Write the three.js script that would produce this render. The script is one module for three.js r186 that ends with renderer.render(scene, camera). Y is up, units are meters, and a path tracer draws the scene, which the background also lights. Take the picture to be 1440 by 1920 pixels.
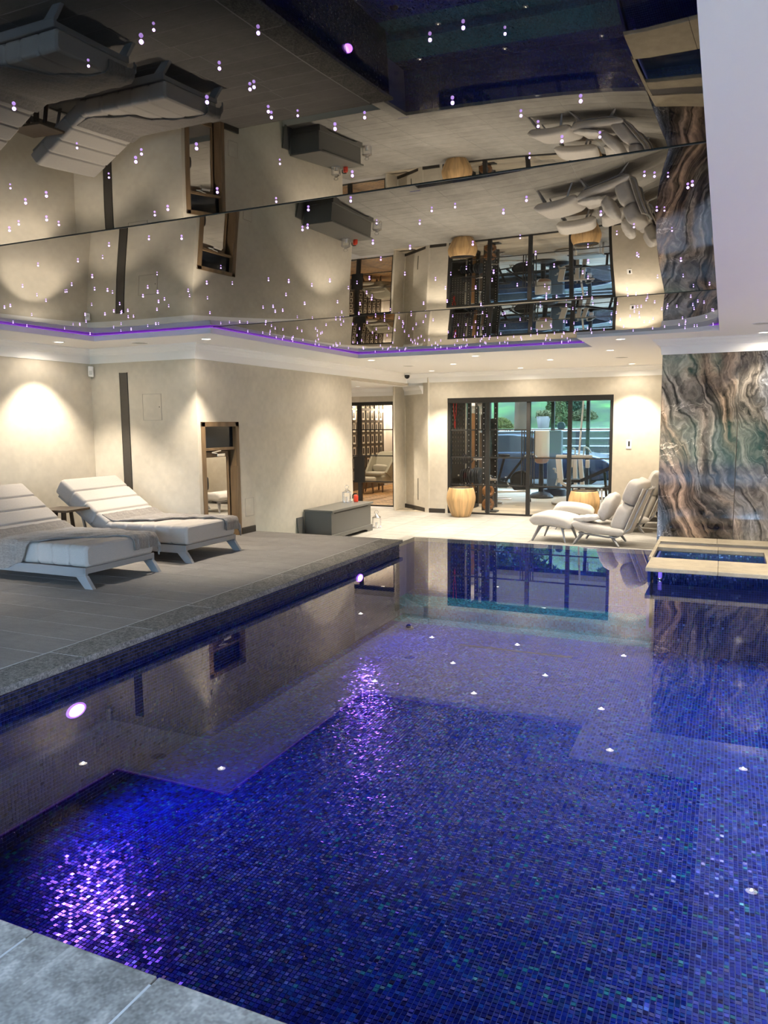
import * as THREE from 'three';
import { RoundedBoxGeometry } from 'three/addons/geometries/RoundedBoxGeometry.js';
import { mergeGeometries } from 'three/addons/utils/BufferGeometryUtils.js';
import { RectAreaLightUniformsLib } from 'three/addons/lights/RectAreaLightUniformsLib.js';

// ------------------------------------------------------------------ camera, sky, exposure
RectAreaLightUniformsLib.init();
const scene = new THREE.Scene();
const camera = new THREE.PerspectiveCamera(68.02, 1440 / 1920, 0.05, 400);
camera.rotation.order = 'YXZ';
camera.position.set(0, 1.5, 0);
camera.rotation.set(-0.1155, 0.4215, -0.0093);
scene.add(camera);

const renderer = new THREE.WebGLRenderer({ antialias: true });
renderer.toneMapping = THREE.LinearToneMapping;
renderer.toneMappingExposure = 1.2;
renderer.shadowMap.enabled = true;

const SKY = 19.0;                                     // overcast sky, a little blue
{
  const w = 64, h = 64, d = new Float32Array(w * h * 4);
  for (let j = 0; j < h; j++) for (let i = 0; i < w; i++) {
    const e = ((j + 0.5) / h) * 180 - 90, t = Math.max(0, Math.min(1, e / 70));
    const c = e < 0 ? [0.05, 0.06, 0.05] : [0.66 - 0.25 * t, 0.98 - 0.22 * t, 1.40 - 0.08 * t];
    const k = (j * w + i) * 4;
    d[k] = c[0] * SKY; d[k + 1] = c[1] * SKY; d[k + 2] = c[2] * SKY; d[k + 3] = 1;
  }
  const t = new THREE.DataTexture(d, w, h, THREE.RGBAFormat, THREE.FloatType);
  t.mapping = THREE.EquirectangularReflectionMapping;
  t.magFilter = t.minFilter = THREE.LinearFilter;
  t.needsUpdate = true;
  scene.background = t;
}
const SPOT = 13, SPOT_COLOR = [1.0, 0.88, 0.72];      // ceiling downlights: candela, colour
const VIOLET = [0.46, 0.16, 1.0];

// ------------------------------------------------------------------ measured layout (metres; pool water is y = 0)
const HD = 0.127, YF = -0.182, HC = 2.26, HS = 2.43, HM = 2.5;
const XD = -3.458, ZD = -8.256, ZN = -1.37, ZP = -9.28, XP = -3.72, XR = 1.0;
const XL = -7.13, ZC = -7.149, XW = -5.55, WE = -11.137, ZB = -13.458, ZM = -9.428, XM = -0.693;
const ZBACK = 2.6, XRIGHT = 2.9;

// ------------------------------------------------------------------ helpers
function rng(seed) { let a = seed >>> 0; return () => { a = (a + 0x6d2b79f5) | 0; let t = Math.imul(a ^ (a >>> 15), 1 | a); t = (t + Math.imul(t ^ (t >>> 7), 61 | t)) ^ t; return ((t ^ (t >>> 14)) >>> 0) / 4294967296; }; }
const V = (x, y, z) => new THREE.Vector3(x, y, z);
const used = new Map();
function numbered(name) { const n = used.get(name) ?? 0; used.set(name, n + 1); return n ? `${name}_${String(n).padStart(3, '0')}` : name; }
function tag(o, label, category, group, kind) {
  if (label) o.userData.label = label;
  if (category) o.userData.category = category;
  if (group) o.userData.group = group;
  if (kind) o.userData.kind = kind;
  return o;
}
function shadow(m) { m.castShadow = true; m.receiveShadow = true; return m; }
function thing(name, label, category, pos = [0, 0, 0], ry = 0, group) {
  const o = new THREE.Group(); o.name = numbered(name); o.position.set(...pos); o.rotation.y = ry;
  scene.add(o); return tag(o, label, category, group);
}
function copyOf(src, label, pos, ry = 0) {
  const o = src.clone(); o.name = numbered(src.name.replace(/_\d{3}$/, '')); o.userData = { ...src.userData };
  scene.add(o); o.position.set(...pos); o.rotation.set(0, ry, 0); if (label) o.userData.label = label; return o;
}
const clean = (g) => { let q = g.index ? g.toNonIndexed() : g; for (const k of Object.keys(q.attributes)) if (!['position', 'normal', 'uv'].includes(k)) q.deleteAttribute(k); if (!q.attributes.uv) q.setAttribute('uv', new THREE.BufferAttribute(new Float32Array(q.attributes.position.count * 2), 2)); if (!q.attributes.normal) q.computeVertexNormals(); return q; };
const join = (...gs) => { gs = gs.flat(); return gs.length === 1 ? gs[0] : mergeGeometries(gs.map(clean)); };
function part(parent, name, geo, m, pos, rot) {
  const o = shadow(new THREE.Mesh(Array.isArray(geo) ? join(geo) : geo, m)); o.name = name;
  if (pos) o.position.set(...pos); if (rot) o.rotation.set(...rot);
  parent.add(o); return o;
}
function struct(name, geo, m, label, pos) {
  const o = part(scene, numbered(name), geo, m, pos); return tag(o, label, null, null, 'structure');
}
function structGroup(name, label) { const o = new THREE.Group(); o.name = numbered(name); scene.add(o); return tag(o, label, null, null, 'structure'); }
function solo(name, label, category, geo, m, pos, rot, group) { const o = part(scene, numbered(name), geo, m, pos, rot); return tag(o, label, category, group); }
// uv in metres by dominant normal
function muv(g, s = 1) {
  const q = g.index ? g.toNonIndexed() : g, p = q.attributes.position, n = q.attributes.normal, uv = new Float32Array(p.count * 2);
  for (let i = 0; i < p.count; i++) {
    const ax = Math.abs(n.getX(i)), ay = Math.abs(n.getY(i)), az = Math.abs(n.getZ(i));
    const x = p.getX(i), y = p.getY(i), z = p.getZ(i);
    const [a, b] = ay >= ax && ay >= az ? [x, z] : ax >= az ? [z, y] : [x, y];
    uv[2 * i] = a * s; uv[2 * i + 1] = b * s;
  }
  q.setAttribute('uv', new THREE.BufferAttribute(uv, 2)); return q;
}
// box by min / max corner, optional rounded edges
function box(x0, y0, z0, x1, y1, z1, r = 0, seg = 1) {
  const w = Math.abs(x1 - x0), h = Math.abs(y1 - y0), d = Math.abs(z1 - z0);
  const g = r ? new RoundedBoxGeometry(w, h, d, seg, Math.min(r, w / 2.01, h / 2.01, d / 2.01)) : new THREE.BoxGeometry(w, h, d);
  g.translate((x0 + x1) / 2, (y0 + y1) / 2, (z0 + z1) / 2); return muv(g);
}
const cbox = (cx, cy, cz, w, h, d, r = 0, seg = 1) => box(cx - w / 2, cy - h / 2, cz - d / 2, cx + w / 2, cy + h / 2, cz + d / 2, r, seg);
function tube(pts, r, seg = 24, rad = 8, closed = false) {
  return clean(new THREE.TubeGeometry(new THREE.CatmullRomCurve3(pts.map((p) => (p.isVector3 ? p : V(...p))), closed, 'catmullrom', 0.15), seg, r, rad, closed));
}
// straight bar between two points with a rectangular (w x d) or round section, tapering to k
function bar(a, b, w, d = w, k = 1, round = false) {
  const A = V(...a), B = V(...b), L = A.distanceTo(B);
  const g = round ? new THREE.CylinderGeometry(w / 2 * k, w / 2, L, 14) : new THREE.CylinderGeometry(Math.SQRT1_2 * k, Math.SQRT1_2, L, 4, 1).rotateY(Math.PI / 4);
  let q = g.index ? g.toNonIndexed() : g;
  if (!round) { q.scale(w, 1, d); q.computeVertexNormals(); }
  q.translate(0, L / 2, 0);
  q.applyQuaternion(new THREE.Quaternion().setFromUnitVectors(V(0, 1, 0), B.clone().sub(A).normalize()));
  q.translate(A.x, A.y, A.z); return clean(q);
}
function lathe(pts, seg = 40) { return clean(new THREE.LatheGeometry(pts.map((p) => new THREE.Vector2(...p)), seg)); }
const cyl = (r0, r1, h, seg = 28, x = 0, y = 0, z = 0) => clean(new THREE.CylinderGeometry(r0, r1, h, seg).translate(x, y, z));
// grid surface f(u,v) -> [x,y,z], smooth normals
function grid(f, nu, nv, flip = false) {
  const pos = [], uv = [], idx = [];
  for (let j = 0; j <= nv; j++) for (let i = 0; i <= nu; i++) { const p = f(i / nu, j / nv); pos.push(p[0], p[1], p[2]); uv.push(p[3] ?? i / nu, p[4] ?? j / nv); }
  for (let j = 0; j < nv; j++) for (let i = 0; i < nu; i++) {
    const a = j * (nu + 1) + i, b = a + 1, c = a + nu + 1, d = c + 1;
    flip ? idx.push(a, c, b, b, c, d) : idx.push(a, b, c, b, d, c);
  }
  const g = new THREE.BufferGeometry(); g.setAttribute('position', new THREE.Float32BufferAttribute(pos, 3)); g.setAttribute('uv', new THREE.Float32BufferAttribute(uv, 2)); g.setIndex(idx); g.computeVertexNormals(); return g;
}
// cloth with thickness: top from f, underside pushed along -normal
function cloth(f, nu, nv, t) {
  const top = grid(f, nu, nv), n = top.attributes.normal, p = top.attributes.position, under = top.clone(), q = under.attributes.position;
  for (let i = 0; i < p.count; i++) q.setXYZ(i, p.getX(i) - n.getX(i) * t, p.getY(i) - n.getY(i) * t, p.getZ(i) - n.getZ(i) * t);
  const ix = Array.from(under.index.array); for (let i = 0; i < ix.length; i += 3) [ix[i + 1], ix[i + 2]] = [ix[i + 2], ix[i + 1]]; under.setIndex(ix); under.computeVertexNormals();
  const rim = [], W = nu + 1, at = (a, i) => [a.getX(i), a.getY(i), a.getZ(i)];
  const edge = []; for (let i = 0; i < nu; i++) edge.push([i, i + 1]); for (let j = 0; j < nv; j++) edge.push([j * W + nu, (j + 1) * W + nu]);
  for (let i = nu; i > 0; i--) edge.push([nv * W + i, nv * W + i - 1]); for (let j = nv; j > 0; j--) edge.push([j * W, (j - 1) * W]);
  for (const [a, b] of edge) rim.push(...at(p, a), ...at(q, a), ...at(p, b), ...at(p, b), ...at(q, a), ...at(q, b));
  const r = new THREE.BufferGeometry(); r.setAttribute('position', new THREE.Float32BufferAttribute(rim, 3)); r.computeVertexNormals();
  return join(top, under, r);
}
// loft through rings (arrays of [x,y,z], same count), closed round, capped
function loft(rings) {
  const m = rings[0].length, f = (u, v) => { const r = rings[Math.round(v * (rings.length - 1))]; return r[Math.round(u * m) % m]; };
  const g = grid(f, m, rings.length - 1, true);
  // weld the seam normals
  const n = g.attributes.normal, W = m + 1;
  for (let j = 0; j < rings.length; j++) { const a = j * W, b = a + m, s = V(n.getX(a) + n.getX(b), n.getY(a) + n.getY(b), n.getZ(a) + n.getZ(b)).normalize(); n.setXYZ(a, s.x, s.y, s.z); n.setXYZ(b, s.x, s.y, s.z); }
  const caps = [];
  for (const [ri, fl] of [[0, false], [rings.length - 1, true]]) {
    const r = rings[ri], c = [0, 0, 0]; r.forEach((p) => p.forEach((x, k) => (c[k] += x / m))); const a = [];
    for (let i = 0; i < m; i++) { const p = r[i], q = r[(i + 1) % m]; fl ? a.push(...c, ...q, ...p) : a.push(...c, ...p, ...q); }
    const h = new THREE.BufferGeometry(); h.setAttribute('position', new THREE.Float32BufferAttribute(a, 3)); h.computeVertexNormals(); caps.push(h);
  }
  return muv(join(g, ...caps));
}
// rounded-rectangle ring in local (a,b), n points a corner
function rrect(hw, hh, r, n = 4) {
  const out = []; r = Math.min(r, hw, hh);
  for (const [cx, cy, s] of [[1, 1, 0], [-1, 1, 1], [-1, -1, 2], [1, -1, 3]]) for (let i = 0; i <= n; i++) { const t = (s + i / n) * Math.PI / 2; out.push([cx * (hw - r) + r * Math.cos(t), cy * (hh - r) + r * Math.sin(t)]); }
  return out;
}
const sgnpow = (x, e) => Math.sign(x) * Math.pow(Math.abs(x), e);
// superellipsoid cushion, optional warp of every point
function cushion(a, b, c, e1 = 0.45, e2 = 0.45, warp, nu = 40, nv = 24) {
  const g = grid((u, v) => {
    const th = u * 2 * Math.PI, ph = (v - 0.5) * Math.PI, cp = sgnpow(Math.cos(ph), e1);
    let p = [a * cp * sgnpow(Math.cos(th), e2), b * sgnpow(Math.sin(ph), e1), c * cp * sgnpow(Math.sin(th), e2)];
    if (warp) p = warp(p); return p;
  }, nu, nv, true);
  const n = g.attributes.normal, W = nu + 1;
  for (let j = 0; j <= nv; j++) { const i0 = j * W, i1 = i0 + nu, s = V(n.getX(i0) + n.getX(i1), n.getY(i0) + n.getY(i1), n.getZ(i0) + n.getZ(i1)).normalize(); n.setXYZ(i0, s.x, s.y, s.z); n.setXYZ(i1, s.x, s.y, s.z); }
  return muv(g);
}
// mitred moulding: profile (out, y) swept along a floor path (x, z); out is to the right of travel
function sweep(path, profile, closed = false) {
  const n = path.length, rings = [];
  const nor = (a, b) => { const dx = b[0] - a[0], dz = b[1] - a[1], l = Math.hypot(dx, dz); return [-dz / l, dx / l]; };
  for (let i = 0; i < n; i++) {
    const a = closed || i > 0 ? nor(path[(i + n - 1) % n], path[i]) : nor(path[i], path[i + 1]);
    const b = closed || i < n - 1 ? nor(path[i], path[(i + 1) % n]) : a;
    const k = 1 + a[0] * b[0] + a[1] * b[1], m = [(a[0] + b[0]) / k, (a[1] + b[1]) / k];
    rings.push(profile.map(([o, y]) => [path[i][0] + m[0] * o, y, path[i][1] + m[1] * o]));
  }
  if (closed) rings.push(rings[0]);
  const tri = [];
  for (let i = 0; i + 1 < rings.length; i++) for (let j = 0; j < profile.length; j++) {
    const k = (j + 1) % profile.length, A = rings[i][j], B = rings[i][k], C = rings[i + 1][j], D = rings[i + 1][k];
    tri.push(...A, ...B, ...C, ...B, ...D, ...C);
  }
  if (!closed) for (const [r, fl] of [[rings[0], 1], [rings[rings.length - 1], 0]]) for (let j = 1; j + 1 < r.length; j++) fl ? tri.push(...r[0], ...r[j + 1], ...r[j]) : tri.push(...r[0], ...r[j], ...r[j + 1]);
  const g = new THREE.BufferGeometry(); g.setAttribute('position', new THREE.Float32BufferAttribute(tri, 3)); g.computeVertexNormals(); return muv(g);
}
// wall slabs with openings: holes are [a0, y0, a1, y1]; front face at the given coordinate, thickness t behind it
function wallSlab(axis, a0, a1, y0, y1, face, t, holes = []) {
  const s = new THREE.Shape([new THREE.Vector2(a0, y0), new THREE.Vector2(a1, y0), new THREE.Vector2(a1, y1), new THREE.Vector2(a0, y1)]);
  for (const [h0, k0, h1, k1] of holes) s.holes.push(new THREE.Path([new THREE.Vector2(h0, k0), new THREE.Vector2(h0, k1), new THREE.Vector2(h1, k1), new THREE.Vector2(h1, k0)]));
  const g = new THREE.ExtrudeGeometry(s, { depth: Math.abs(t), bevelEnabled: false });
  // in shape space x = along, y = up, z = depth
  if (axis === 'z') g.translate(0, 0, t > 0 ? face - t : face);           // t > 0: slab lies behind (smaller z)
  else { g.rotateY(-Math.PI / 2); g.translate(t > 0 ? face : face - t, 0, 0); } // along -> z, depth -> -x
  return muv(clean(g));
}

// ------------------------------------------------------------------ procedural textures
function hash2(x, y, s) { let h = Math.imul(x, 374761393) ^ Math.imul(y, 668265263) ^ Math.imul(s, 2147483647 ^ 0x5bd1e995); h = Math.imul(h ^ (h >>> 13), 1274126177); return ((h ^ (h >>> 16)) >>> 0) / 4294967296; }
function vnoise(x, y, s, per = 0) {
  const xi = Math.floor(x), yi = Math.floor(y), fx = x - xi, fy = y - yi, u = fx * fx * (3 - 2 * fx), v = fy * fy * (3 - 2 * fy);
  const w = per ? (k) => ((k % per) + per) % per : (k) => k;
  const a = hash2(w(xi), w(yi), s), b = hash2(w(xi + 1), w(yi), s), c = hash2(w(xi), w(yi + 1), s), d = hash2(w(xi + 1), w(yi + 1), s);
  return a + (b - a) * u + (c - a) * v + (a - b - c + d) * u * v;
}
function fbm(x, y, s, oct = 4, per = 0) { let t = 0, a = 0.5, f = 1, k = 0; for (let o = 0; o < oct; o++) { t += a * vnoise(x * f, y * f, s + o, per * f); k += a; a *= 0.5; f *= 2; } return t / k; }
function tex(w, h, fn, color = true) {
  const d = new Uint8Array(w * h * 4);
  for (let j = 0; j < h; j++) for (let i = 0; i < w; i++) { const c = fn(i / w, j / h), k = (j * w + i) * 4; const v = typeof c === 'number' ? [c, c, c] : c; for (let q = 0; q < 3; q++) d[k + q] = Math.max(0, Math.min(255, Math.round(v[q] * 255))); d[k + 3] = 255; }
  const t = new THREE.DataTexture(d, w, h, THREE.RGBAFormat); t.wrapS = t.wrapT = THREE.RepeatWrapping; t.magFilter = THREE.LinearFilter; t.minFilter = THREE.LinearMipmapLinearFilter; t.generateMipmaps = true;
  if (color) t.colorSpace = THREE.SRGBColorSpace; t.needsUpdate = true; return t;
}
const rep = (t, x, y = x) => { const c = t.clone(); c.repeat.set(x, y); c.needsUpdate = true; return c; };
const std = (o) => new THREE.MeshStandardMaterial(o);
const phys = (o) => new THREE.MeshPhysicalMaterial(o);
const lin = (r, g, b) => new THREE.Color().setRGB(r, g, b);
// ------------------------------------------------------------------ materials
const T = {};
T.plaster = tex(256, 256, (u, v) => { const n = fbm(u * 6, v * 6, 3, 5, 6), m = fbm(u * 24, v * 24, 9, 3, 24); const k = 0.94 + 0.05 * (n - 0.5) + 0.06 * (m - 0.5); return [k, k * 0.995, k * 0.985]; });
T.plasterBump = tex(256, 256, (u, v) => fbm(u * 16, v * 16, 21, 4, 16), false);
T.granite = tex(512, 512, (u, v) => { const a = fbm(u * 40, v * 40, 4, 3, 40), b = vnoise(u * 150, v * 150, 8, 150), c = fbm(u * 6, v * 6, 5, 3, 6); const k = 0.42 + 0.30 * (a - 0.5) + 0.22 * (b - 0.5) + 0.12 * (c - 0.5); return [k * 1.02, k, k * 0.97]; });
T.porcelain = tex(512, 512, (u, v) => { const a = fbm(u * 8, v * 30, 14, 4, 8), b = vnoise(u * 128, v * 128, 18, 128), c = fbm(u * 4, v * 4, 15, 3, 4); const k = 0.5 + 0.06 * (a - 0.5) + 0.05 * (b - 0.5) + 0.08 * (c - 0.5); return [k * 1.01, k, k * 0.975]; });
T.pale = tex(512, 512, (u, v) => { const a = fbm(u * 10, v * 10, 24, 5, 10), b = vnoise(u * 90, v * 90, 28, 90), c = fbm(u * 3, v * 3, 25, 3, 3); const k = 0.64 + 0.10 * (a - 0.5) + 0.04 * (b - 0.5) + 0.10 * (c - 0.5); return [k * 1.01, k, k * 0.965]; });
T.near = tex(512, 512, (u, v) => { const a = fbm(u * 14, v * 22, 34, 5, 14), b = vnoise(u * 120, v * 120, 38, 120), c = fbm(u * 3, v * 3, 35, 4, 3), w = Math.pow(fbm(u * 9, v * 5, 37, 4, 5), 4); const k = 0.46 + 0.22 * (a - 0.5) + 0.13 * (b - 0.5) + 0.14 * (c - 0.5) + 0.25 * w; return [k, k, k * 0.985]; });
T.weave = tex(256, 256, (u, v) => { const a = Math.sin(u * 2 * Math.PI * 64), b = Math.sin(v * 2 * Math.PI * 64); return 0.5 + 0.18 * a * b + 0.25 * (vnoise(u * 128, v * 128, 44, 128) - 0.5); }, false);
T.heather = tex(256, 256, (u, v) => { const k = 0.9 + 0.06 * (vnoise(u * 128, v * 64, 45, 64) - 0.5) + 0.03 * (fbm(u * 20, v * 20, 46, 3, 20) - 0.5); return [k, k, k]; });
T.fur = tex(256, 256, (u, v) => { const a = fbm(u * 14, v * 40, 51, 4, 14), b = vnoise(u * 90, v * 90, 52, 90), k = 0.68 + 0.20 * (a - 0.5) + 0.14 * (b - 0.5); return [k, k, k]; });
T.paleOak = tex(256, 512, (u, v) => { const g = fbm(u * 22, v * 2.5, 161, 5), k = 0.84 + 0.16 * (g - 0.5); return [k, k * 0.95, k * 0.86]; });
T.oak = tex(256, 512, (u, v) => { const g = fbm(u * 26, v * 2.5, 61, 5), s = Math.sin((u * 14 + fbm(u * 3, v * 2, 63, 3) * 4) * 3); const k = 0.78 + 0.20 * (g - 0.5) + 0.04 * s; return [k, k * 0.86, k * 0.68]; });
T.barrel = tex(512, 512, (u, v) => { const a = fbm(u * 18, v * 2.2, 71, 5, 18), b = fbm(u * 60, v * 5, 73, 3, 60), c = Math.pow(fbm(u * 12, v * 3, 75, 4, 12), 2.5); const k = 0.82 + 0.28 * (a - 0.5) + 0.14 * (b - 0.5) - 0.35 * c; return [k, k * 0.83, k * 0.60]; });
T.grass = tex(256, 256, (u, v) => { const a = fbm(u * 8, v * 8, 81, 5, 8), k = 0.7 + 0.9 * (a - 0.5); return [k * 0.66, k, k * 0.45]; });
// streaked brown grey marble, 2.6 m x 2.2 m of one block
const clamp01 = (q) => Math.max(0, Math.min(1, q));
const marbleAt = (u, v) => {
  const x = u * 3.7, y = v * 3.1;
  const w1 = fbm(x * 1.1 + 3, y * 0.9, 91, 3) - 0.5, w2 = fbm(x * 2.6 + 9, y * 2.0 + 4, 97, 4) - 0.5, w3 = fbm(x * 9, y * 7, 93, 4) - 0.5;
  const calm = 0.55 + 0.9 * fbm(x * 0.8 + 5, y * 0.7, 89, 2);
  const s = x * 0.93 + y * 0.36 + w1 * 0.75 + w2 * 0.30 * calm + w3 * 0.055 * calm, t = y + w1 * 0.8 - x * 0.2;
  const band = fbm(s * 3.1, t * 0.30, 101, 3), streak = fbm(s * 13, t * 0.55, 103, 4), micro = fbm(s * 42 + w3 * 3, t * 3.5, 105, 4), cloud = fbm(x * 3, y * 3, 106, 4);
  const crk = 1 - Math.abs(fbm(x * 7 + w2 * 5, y * 6 + w3 * 3, 119, 4) * 2 - 1);
  let k = 0.40 + 0.62 * (band - 0.5) + 0.42 * (streak - 0.5) + 0.40 * (micro - 0.5) + 0.16 * (cloud - 0.5) + 0.26 * (crk - 0.75);
  const warm = clamp01((fbm(s * 2.3 + 7, t * 0.35, 107, 3) - 0.44) * 4.5), blue = clamp01((fbm(s * 1.9 + 17, t * 0.4, 108, 3) - 0.52) * 5);
  let c = [k * (1.0 + 0.09 * warm - 0.08 * blue), k * (0.965 - 0.02 * warm), k * (0.91 - 0.10 * warm + 0.12 * blue)];
  const rim = 1 - Math.abs(fbm(s * 4.6 + 2, t * 0.34, 109, 3) * 2 - 1), dark = clamp01((rim - 0.90) * 11) * clamp01((fbm(x * 1.5, y * 1.2, 110, 2) - 0.36) * 5);
  c = c.map((q) => q * (1 - 0.6 * dark));
  const r1 = 1 - Math.abs(fbm(x * 1.7 + w3 * 0.9, y * 3.4 + w3 * 1.1 + w2, 111, 4) * 2 - 1), r2 = 1 - Math.abs(fbm(x * 6 + w3 * 2, y * 7 + w2 * 3, 113, 3) * 2 - 1), gate = fbm(x * 1.6, y * 1.6, 115, 2);
  const vein = Math.pow(clamp01((r1 - 0.978) / 0.022), 1.3) * clamp01((gate - 0.47) * 14) + 0.5 * Math.pow(clamp01((r2 - 0.972) / 0.028), 1.4) * clamp01((gate - 0.50) * 12);
  return c.map((q, i) => q + vein * 0.45 * [1, 0.98, 0.94][i]);
};
T.marble = tex(1024, 1024, marbleAt);

const M = {
  wall: std({ color: lin(0.69, 0.635, 0.535), map: rep(T.plaster, 0.7), bumpMap: rep(T.plasterBump, 0.8), bumpScale: 0.0015, roughness: 0.85 }),
  white: std({ color: lin(0.92, 0.90, 0.87), roughness: 0.7 }),
  soffit: std({ color: lin(0.88, 0.855, 0.82), roughness: 0.85 }),
  skirting: std({ color: lin(0.145, 0.125, 0.105), roughness: 0.6, map: rep(T.porcelain, 1) }),
  mirror: phys({ color: lin(0.004, 0.0035, 0.003), roughness: 0.012, ior: 1.52, specularColor: lin(1, 0.9, 0.76) }),
  seam: std({ color: lin(0.012, 0.012, 0.012), roughness: 0.4 }),
  black: std({ color: lin(0.018, 0.0175, 0.017), roughness: 0.45, metalness: 0.3 }),
  steel: std({ color: lin(0.03, 0.028, 0.026), roughness: 0.5, metalness: 0.4 }),
  chrome: std({ color: lin(0.75, 0.75, 0.76), roughness: 0.15, metalness: 1 }),
  grout: std({ color: lin(0.55, 0.54, 0.54), roughness: 0.9 }),
  subfloor: std({ color: lin(0.30, 0.29, 0.28), roughness: 0.9 }),
  tinted: phys({ color: lin(0.47, 0.47, 0.41), transmission: 1, thickness: 0, roughness: 0, ior: 1.5 }),
  pane: phys({ color: 0xffffff, transmission: 1, thickness: 0, roughness: 0, ior: 1.5 }),
  water: phys({ color: lin(0.93, 0.97, 1.0), transmission: 1, thickness: 0, roughness: 0, ior: 1.35, side: THREE.DoubleSide }),
  coated: std({ color: lin(0.60, 0.58, 0.55), metalness: 1, roughness: 0.02 }),
  led: std({ color: lin(0.05, 0.01, 0.12), emissive: lin(0.16, 0.02, 0.42), emissiveIntensity: 1.0, roughness: 0.4 }),
  lampGlow: std({ color: lin(1, 1, 1), emissive: lin(1.0, 0.93, 0.80), emissiveIntensity: 5, roughness: 0.5 }),
  star: std({ color: lin(1, 1, 1), emissive: lin(0.58, 0.32, 1.0), emissiveIntensity: 4, roughness: 0.5 }),
  violetHalo: std({ color: lin(0.4, 0.3, 0.6), emissive: lin(0.42, 0.10, 1.0), emissiveIntensity: 0.9, roughness: 0.4 }),
  violetGlow: std({ color: lin(1, 1, 1), emissive: lin(0.80, 0.42, 1.0), emissiveIntensity: 4, roughness: 0.5 }),
};
const tones = (m, list) => list.map((k) => { const c = m.clone(); c.color = m.color.clone().multiplyScalar(k); return c; });
M.coping = tones(std({ color: lin(1.2, 1.17, 1.12), map: rep(T.granite, 2), bumpMap: rep(T.granite, 2), bumpScale: 0.001, roughness: 0.75 }), [1, 0.93, 1.06]);
M.deck = tones(std({ color: lin(1.0, 0.955, 0.955), map: rep(T.porcelain, 1.4), roughness: 0.62, bumpMap: rep(T.porcelain, 1.4), bumpScale: 0.0006 }), [1, 0.94, 1.05, 0.98]);
M.pale = tones(std({ color: lin(0.86, 0.845, 0.83), map: rep(T.pale, 1.1), roughness: 0.5 }), [1, 0.96, 1.04]);
M.nearTile = tones(std({ color: lin(1.52, 1.41, 1.33), map: rep(T.near, 1.3), bumpMap: rep(T.near, 1.3), bumpScale: 0.0012, roughness: 0.6 }), [1, 0.95, 1.05]);

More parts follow.
